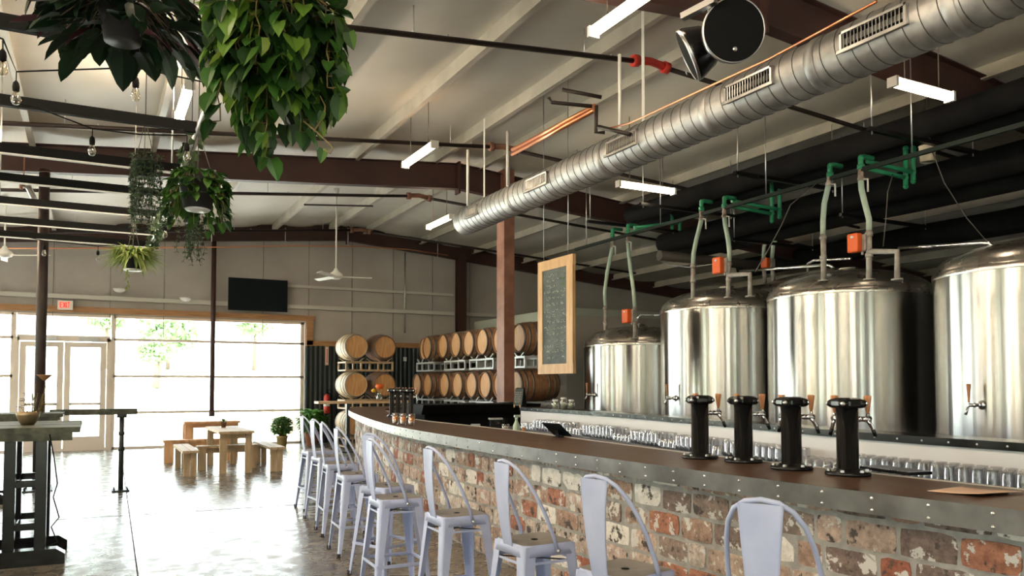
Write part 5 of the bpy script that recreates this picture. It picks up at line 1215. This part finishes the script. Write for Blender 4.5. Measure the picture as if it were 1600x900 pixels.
c = atY(511, 556, 21.80); o = thing('wall_thermometer', 'narrow red and white board on the dark corrugated wall', 'board', tuple(c)); MB().b2((-.045, 0, -.26), (.045, .03, .26)).build('board', 'paper', o); MB().b2((-.03, -.003, -.23), (.03, 0, .23)).build('white_panel', 'exitface', o); MB().b2((-.012, -.006, -.2), (.012, -.003, .2)).build('red_mark', 'redpaint', o)
c = atY(633, 561, 21.80); o = MB().b2((-.05, 0, -.06), (.05, .03, .06)).b2((-.02, -.004, -.03), (.02, 0, .03)).build('wall_switch', 'whiteplas'); o.location = c; tag(o, 'small white switch box on the dark corrugated wall', 'switch')
c = atY(511, 640, 21.62); o = thing('fire_extinguisher', 'red fire extinguisher on the corrugated wall', 'fire extinguisher', (c.x, 21.66, .80))
MB().lathe([(.0001, 0), (.085, .01), (.09, .04), (.09, .44), (.07, .50), (.03, .54), (.0001, .545)], n=20).build('cylinder', 'extred', o); MB().lathe([(.091, .2), (.092, .21), (.092, .33), (.091, .34)], n=20).build('label_band', 'exitface', o)
MB().tube([(0, 0, .54), (0, 0, .60)], .025, 10).bar((-.02, 0, .62), (.10, 0, .66), .03, .015).tube([(.03, 0, .58), (.11, -.02, .50), (.10, -.02, .20)], .014, 8).build('valve_and_hose', 'blackmatte', o); MB().b2((-.05, .08, .1), (.05, .16, .4)).build('wall_bracket', 'redpaint', o)
# second table end with pale plank top
a = atY(494, 627, 18.45); b_ = atY(640, 624, 18.45); zt = a.z; o = thing('high_table', 'light wood high table beyond the far end of the bar', 'table', ((a.x + b_.x) / 2, 18.45, 0))
MB().b2((a.x, 18.25, zt - .06), (b_.x, 18.65, zt)).build('tabletop', 'oak', o, world=True, bevel=.01)
for x in (a.x + .75, b_.x - .4): MB().b2((x - .04, 18.4, .03), (x + .04, 18.5, zt - .06)).build('leg', 'pipeleg', o, world=True); MB().b2((x - .22, 18.25, 0), (x + .22, 18.65, .03)).build('foot', 'pipeleg', o, world=True)
c = atY(593, 628, 18.35); o = thing('flower_vase', 'small vase with an orange flower on the light wood table', 'vase', (c.x, 18.38, zt)); MB().lathe([(.0001, 0), (.05, 0), (.07, .06), (.05, .14), (.035, .17), (.045, .19)], n=16).build('vase', 'glass', o)
MB().tube([(0, 0, .02), (.01, 0, .30)], .006, 6).tube([(0, 0, .02), (-.12, 0, .24)], .006, 6).build('stems', 'green', o)
MB().lathe([(.0001, 0), (.06, .0), (.095, .04), (.10, .08), (.07, .12), (.0001, .13)], (.01, 0, .28), 12).build('orange_bloom', 'flower', o); MB().lathe([(.0001, 0), (.04, 0), (.06, .05), (.0001, .1)], (-.14, 0, .20), 10).build('yellow_bloom', mat('yellow_flower', (.75, .45, .02), .6), o)

# ------------------------------------------------------------------ ceiling fans
def fan(label, c, ztop, angs, bl):
    o = thing('ceiling_fan', label, 'ceiling fan', tuple(c)); MB().tube([(0, 0, .10), (0, 0, ztop - c.z)], .016, 10).lathe([(.0001, ztop - c.z), (.06, ztop - c.z), (.05, ztop - c.z - .12), (.02, ztop - c.z - .16)], n=16).build('downrod', 'whitepaint', o)
    MB().lathe([(.0001, -.07), (.07, -.07), (.13, -.04), (.15, 0), (.13, .05), (.06, .10), (.03, .16), (.0001, .16)], n=24).build('motor', 'whitepaint', o)
    for a in angs:
        a = R_(a); d = Vector((cos(a), sin(a), 0)); s = Vector((-sin(a), cos(a), 0)); mb = MB(); X_ = d; Y_ = (s * cos(.25) + Vector((0, 0, sin(.25)))); Z_ = X_.cross(Y_)
        mb.box(d * (.14 + bl / 2) - Vector((0, 0, .02)), (bl, .12, .012), ax=(X_, Y_, Z_)); mb.bar(d * .1 - Vector((0, 0, .02)), d * .25 - Vector((0, 0, .02)), .05, .012); mb.build('blade', 'whitepaint', o)
    return o
c = atd(525, 431, 17.0); fan('white ceiling fan right of the television, long rod', c, roof_z(c.x) - .12, (-12, 108, 228), .62)
c = atd(7, 397, 15.5); fan('white ceiling fan at the picture edge, left of the round post', c, roof_z(c.x) - .1, (-25, 95, 215), .72)
o = MB().bar(atd(475, 320, 16.9), atd(583, 322, 16.9), .04, .03).build('strut', 'pipeblack'); tag(o, 'dark strut across the purlins above the fan', 'strut')
# white flexible duct stub left of the round post
P_ = [atd(37, 287, 12), atd(44, 292, 12.1), atd(52, 308, 12.3), atd(56, 320, 12.5)]; o = thing('pipe_stub', 'short pale pipe elbow hanging beside the round post', 'pipe', tuple(P_[0])); MB().tube(P_, .045, 10).build('pale_pipe', 'galv', o, world=True); MB().lathe([(.0001, 0), (.09, 0), (.09, .04), (.0001, .04)], P_[0] - Vector((.05, 0, 0)), 16, ax=(1, 0, 0)).tube([P_[0] + Vector((0, 0, .05)), P_[0] + Vector((0, 0, .55))], .012, 6).build('flange', 'rustred', o, world=True)

# ------------------------------------------------------------------ speakers
def speaker(label, c, nrm_, rad, depth, rodto):
    o = thing('round_speaker', label, 'speaker', tuple(c)); n_ = Vector(nrm_).normalized()
    MB().lathe([(.0001, 0), (rad, 0), (rad * 1.03, -.02), (rad * 1.02, -.05), (rad * .8, -depth * .7), (rad * .55, -depth), (.0001, -depth)], n=48, ax=n_).build('body', 'blackpaint', o)
    MB().lathe([(.0001, .012), (rad * .6, .010), (rad * .95, .003), (rad * .99, 0)], n=48, ax=n_).build('grille', 'blackmatte', o)
    MB().lathe([(rad * .985, .002), (rad * 1.0, .008), (rad * 1.03, .0), (rad * 1.03, -.02)], n=48, ax=n_).build('rim', 'steel', o)
    q = -n_ * depth * .8; MB().tube([q, q + Vector((0, 0, .22))], .03, 10).tube([q + Vector((0, 0, .22)), Vector((0, 0, roof_z(c.x) - c.z - .1)) + q], .014, 8).build('mount', 'steel', o)
    m_ = -UP * rad * .62 + RT * rad * .02; MB().lathe([(.0001, .006), (.016, .005), (.018, 0)], m_ + n_ * .012, 12, ax=n_).build('badge', 'steel', o)
    return o
c = atd(1147, 47, 6.3); speaker('round black speaker facing the camera above the duct', c, (-FW * .97 + RT * .05 - UP * .15), .245, .30, 0)
c = atd(1074, 88, 6.9); speaker('round black speaker seen side-on, left of the facing one', c, (-RT * .93 - UP * .45 + FW * .22), .225, .26, 0)
o = MB().bar(atd(1066, 27, 6.4), atd(1118, 0, 6.2), .06, .05).build('speaker_rail', 'steel'); tag(o, 'bright metal rail above the speakers', 'rail')

# ------------------------------------------------------------------ hanging chalkboard
X_ = 6.0; ya, yb_ = 10.50, 9.50; z0, z1 = 1.76, 3.46
o = thing('hanging_chalkboard', 'tall chalkboard menu in a pine frame hanging over the bar', 'chalkboard', (X_, 10, 2.6))
fr = MB(); fw_ = .16
MB().b2((X_ - .02, yb_, z0), (X_ + .03, ya, z0 + .145)).b2((X_ - .02, yb_, z1 - .15), (X_ + .03, ya, z1)).b2((X_ - .024, yb_ + .003, z0 + .145), (X_ + .026, yb_ + .17, z1 - .15)).b2((X_ - .024, ya - .14, z0 + .145), (X_ + .026, ya - .003, z1 - .15)).build('wood_frame', mat('honey_pine_frame', (.50, .29, .13), .55, 0, (.62, .40, .20), 3, stretch=(6, 6, 1)), o, world=True)
MB().b2((X_ - .008, yb_ + .1, z0 + .1), (X_ + .01, ya - .1, z1 - .1)).build('board', 'chalkbd', o, world=True)
ck, cg = MB(), MB(); rc = random.Random(5)
for r_ in range(15):
    z = z1 - .23 - r_ * .088 + rc.uniform(-.008, .008)
    for cidx, (y, wd, n) in enumerate(((ya - .18, .04, 1), (ya - .235 - rc.uniform(0, .02), rc.uniform(.09, .14), 4), (ya - .41, rc.uniform(.05, .10), 3), (ya - .53, .06, 2), (ya - .64 - rc.uniform(0, .02), rc.uniform(.09, .15), 4))):
        if cidx in (0,) and r_ % 3: continue
        if r_ == 14 and cidx == 0: continue
        for q in range(n):
            yy = y - wd * q / n; a0 = yy; tgt = cg if (cidx == 4 and r_ in (1, 2)) else ck
            for s_ in range(2):
                y2 = a0 - rc.uniform(.004, .034); z2 = z + rc.uniform(-.03, .03); z3 = z + rc.uniform(-.03, .03); tgt.bar((X_ - .010, a0, z2), (X_ - .010, y2, z3), .002, .0075, up=(0, 0, 1) if abs(z2 - z3) < .01 else (1, 0, 0)); a0 = y2
ck.build('chalk_writing', 'chalk', o, world=True); cg.build('green_chalk_writing', 'chalkg', o, world=True)
MB().tube([(X_, ya - .15, z1), (X_, ya - .15, roof_z(X_) - .05)], .006, 6).tube([(X_, yb_ + .15, z1), (X_, yb_ + .15, roof_z(X_) - .05)], .006, 6).build('hanging_rods', 'galv', o, world=True)

# ------------------------------------------------------------------ things at the far working end of the bar
o = thing('service_counter', 'black service counter closing the far side of the bar', 'counter', (6.2, 13.0, 0))
MB().b2((4.95, 12.55, 0), (7.0, 13.2, 1.10)).build('cabinet', 'blackmatte', o, world=True)
MB().prism([(4.85, 12.45, 1.10), (4.85, 13.25, 1.10), (4.85, 13.25, 1.26), (4.85, 12.35, 1.26)], (0, 0, 0), (2.25, 0, 0)).build('sloped_hood', 'blackmatte', o, world=True)
for (px, lb) in ((682, 'shallow white plate at the far end of the service counter'), (753, 'shallow white plate near the red column on the service counter')):
    c = atz(px, 628, 1.262); o = MB().lathe([(.0001, .0), (.10, 0), (.16, .02), (.165, .022), (.10, .008), (.0001, .006)], n=24).build('plate', 'whiteplas'); o.location = (c.x, 12.9, 1.261); tag(o, lb, 'plate')
pz = .95
def onback(px, py, lft=.0):
    c = atz(px, py, pz); return c
o = thing('card_reader', 'small pale boxed receipt printer beside the register', 'printer', (4.95, 9.05, 0)); bpy.data.objects.remove(o)
sc_ = thing('side_shelf', 'low dark shelf behind the bar holding the register', 'shelf', (4.75, 9.6, 0)); MB().b2((4.45, 8.9, 0), (5.36, 10.6, .93)).build('shelf_body', 'blackmatte', sc_, world=True); MB().b2((4.42, 8.85, .93), (5.38, 10.62, .95)).build('shelf_top', mat('pale_shelf', (.55, .52, .48), .4), sc_, world=True)
def boxy(name, label, cat, px, py, w_, d_, h_, m, extra=None):
    c = atz(px, py, .95); o = thing(name, label, cat, (c.x, c.y, .951), R_(-20)); MB().b2((-w_ / 2, -d_ / 2, 0), (w_ / 2, d_ / 2, h_)).build('body', m, o, bevel=.006); 
    if extra: extra(o)
    return o
boxy('receipt_printer', 'black boxy register printer with a silver lid', 'printer', 775, 674, .17, .16, .16, 'blackpaint', lambda o: MB().b2((-.10, -.09, .165), (.09, .09, .185)).build('lid', 'steel', o))
boxy('tip_box', 'small pale box left of the black printer', 'box', 743, 673, .13, .08, .095, mat('pale_blue_box', (.42, .48, .54), .5), lambda o: MB().b2((-.05, -.043, .02), (.05, -.040, .05)).build('dark_stripe', 'blackmatte', o))
c = atz(790, 676, .95); o = thing('straw_jar', 'clear jar holding black straws', 'jar', (c.x, c.y, .951)); MB().lathe([(.0001, 0), (.045, 0), (.05, .02), (.05, .11), (.046, .115)], n=16).build('jar', 'glass', o); mb = MB()
for k in range(5): mb.tube([(0, 0, .01), (.03 * cos(k * 1.3), .03 * sin(k * 1.3), .19)], .006, 6)
mb.build('straws', 'blackmatte', o)
MB().lathe([(.0001, .004), (.044, .004), (.044, .085), (.0001, .085)], n=14).build('contents', mat('brown_liquid', (.25, .16, .10), .4), o)
c = atz(807, 681, .95); o = thing('spray_bottle', 'pale green spray bottle standing on the shelf', 'bottle', (c.x, c.y, .951)); MB().lathe([(.0001, 0), (.045, 0), (.048, .02), (.045, .13), (.022, .18), (.016, .20)], n=18).build('bottle', mat('mint_plastic', (.50, .62, .50), .35), o)
MB().tube([(0, 0, .20), (0, 0, .235)], .02, 10).b2((-.03, -.014, .235), (.06, .014, .265)).build('trigger_head', mat('mint_head', (.55, .66, .56), .4), o)
c = atz(822, 679, .95)
boxy('amber_bottle', 'small brownish bottle right of the spray bottle', 'bottle', 818, 680, .04, .04, .10, 'handle')
# little A-frame chalkboard on the ledge
c = atz(795, 636, 1.245); c = Vector((5.93, 11.05, 1.243)); o = thing('table_chalkboard', 'small A-frame chalkboard standing on the ledge by the red column', 'chalkboard', tuple(c), R_(-60))
axA = (Vector((1, 0, 0)), Vector((0, cos(.25), sin(.25))), Vector((0, -sin(.25), cos(.25))))
MB().box((0, .02, .16), (.15, .012, .28), ax=(Vector((1, 0, 0)), Vector((0, 1, 0)).cross(Vector((1, 0, 0))).cross(Vector((1, 0, 0))) * -1 if False else Vector((0, cos(.22), -sin(.22))), Vector((0, sin(.22), cos(.22))))).build('front_board', 'chalkbd', o)
MB().box((0, .11, .16), (.15, .012, .30), ax=(Vector((1, 0, 0)), Vector((0, cos(.22), sin(.22))), Vector((0, -sin(.22), cos(.22))))).build('rear_board', 'blackmatte', o)
mb = MB()
for r_ in range(6):
    for q in range(4): mb.box((-.05 + q * .03 + rc.uniform(-.005, .005), .012 - .0075 + (.235 - r_ * .03 - .16) * .22, .235 - r_ * .03), (.018, .002, .006), ax=(Vector((1, 0, 0)), Vector((0, cos(.22), -sin(.22))), Vector((0, sin(.22), cos(.22)))))
mb.build('chalk_marks', 'chalk', o)
MB().b2((-.06, -.035, 0), (-.045, -.02, .04)).b2((.045, -.035, 0), (.06, -.02, .04)).build('foot', 'oak', o)
# jars on the ledge behind
for px, lb in ((862, 'clear jar at the far end of the ledge'), (875, 'taller clear jar with a white lid on the ledge'), (887, 'clear jar on the ledge nearest the smallest tank')):
    c = atz(px, 639.5, 1.243); o = thing('storage_jar', lb, 'jar', (c.x + .06, c.y, 1.242)); hj = .12 if px != 875 else .15
    MB().lathe([(.0001, 0), (.05, 0), (.052, hj * .8), (.035, hj)], n=14).build('jar', 'glass', o); MB().lathe([(.0001, .004), (.046, .004), (.046, hj * .7), (.0001, hj * .7)], n=12).build('contents', mat('pale_filling', (.5, .52, .42), .6), o)
    MB().lathe([(.038, hj - .005), (.04, hj), (.04, hj + .02), (.0001, hj + .022)], n=14).build('lid', 'whiteplas', o)
#@@NEXT@@
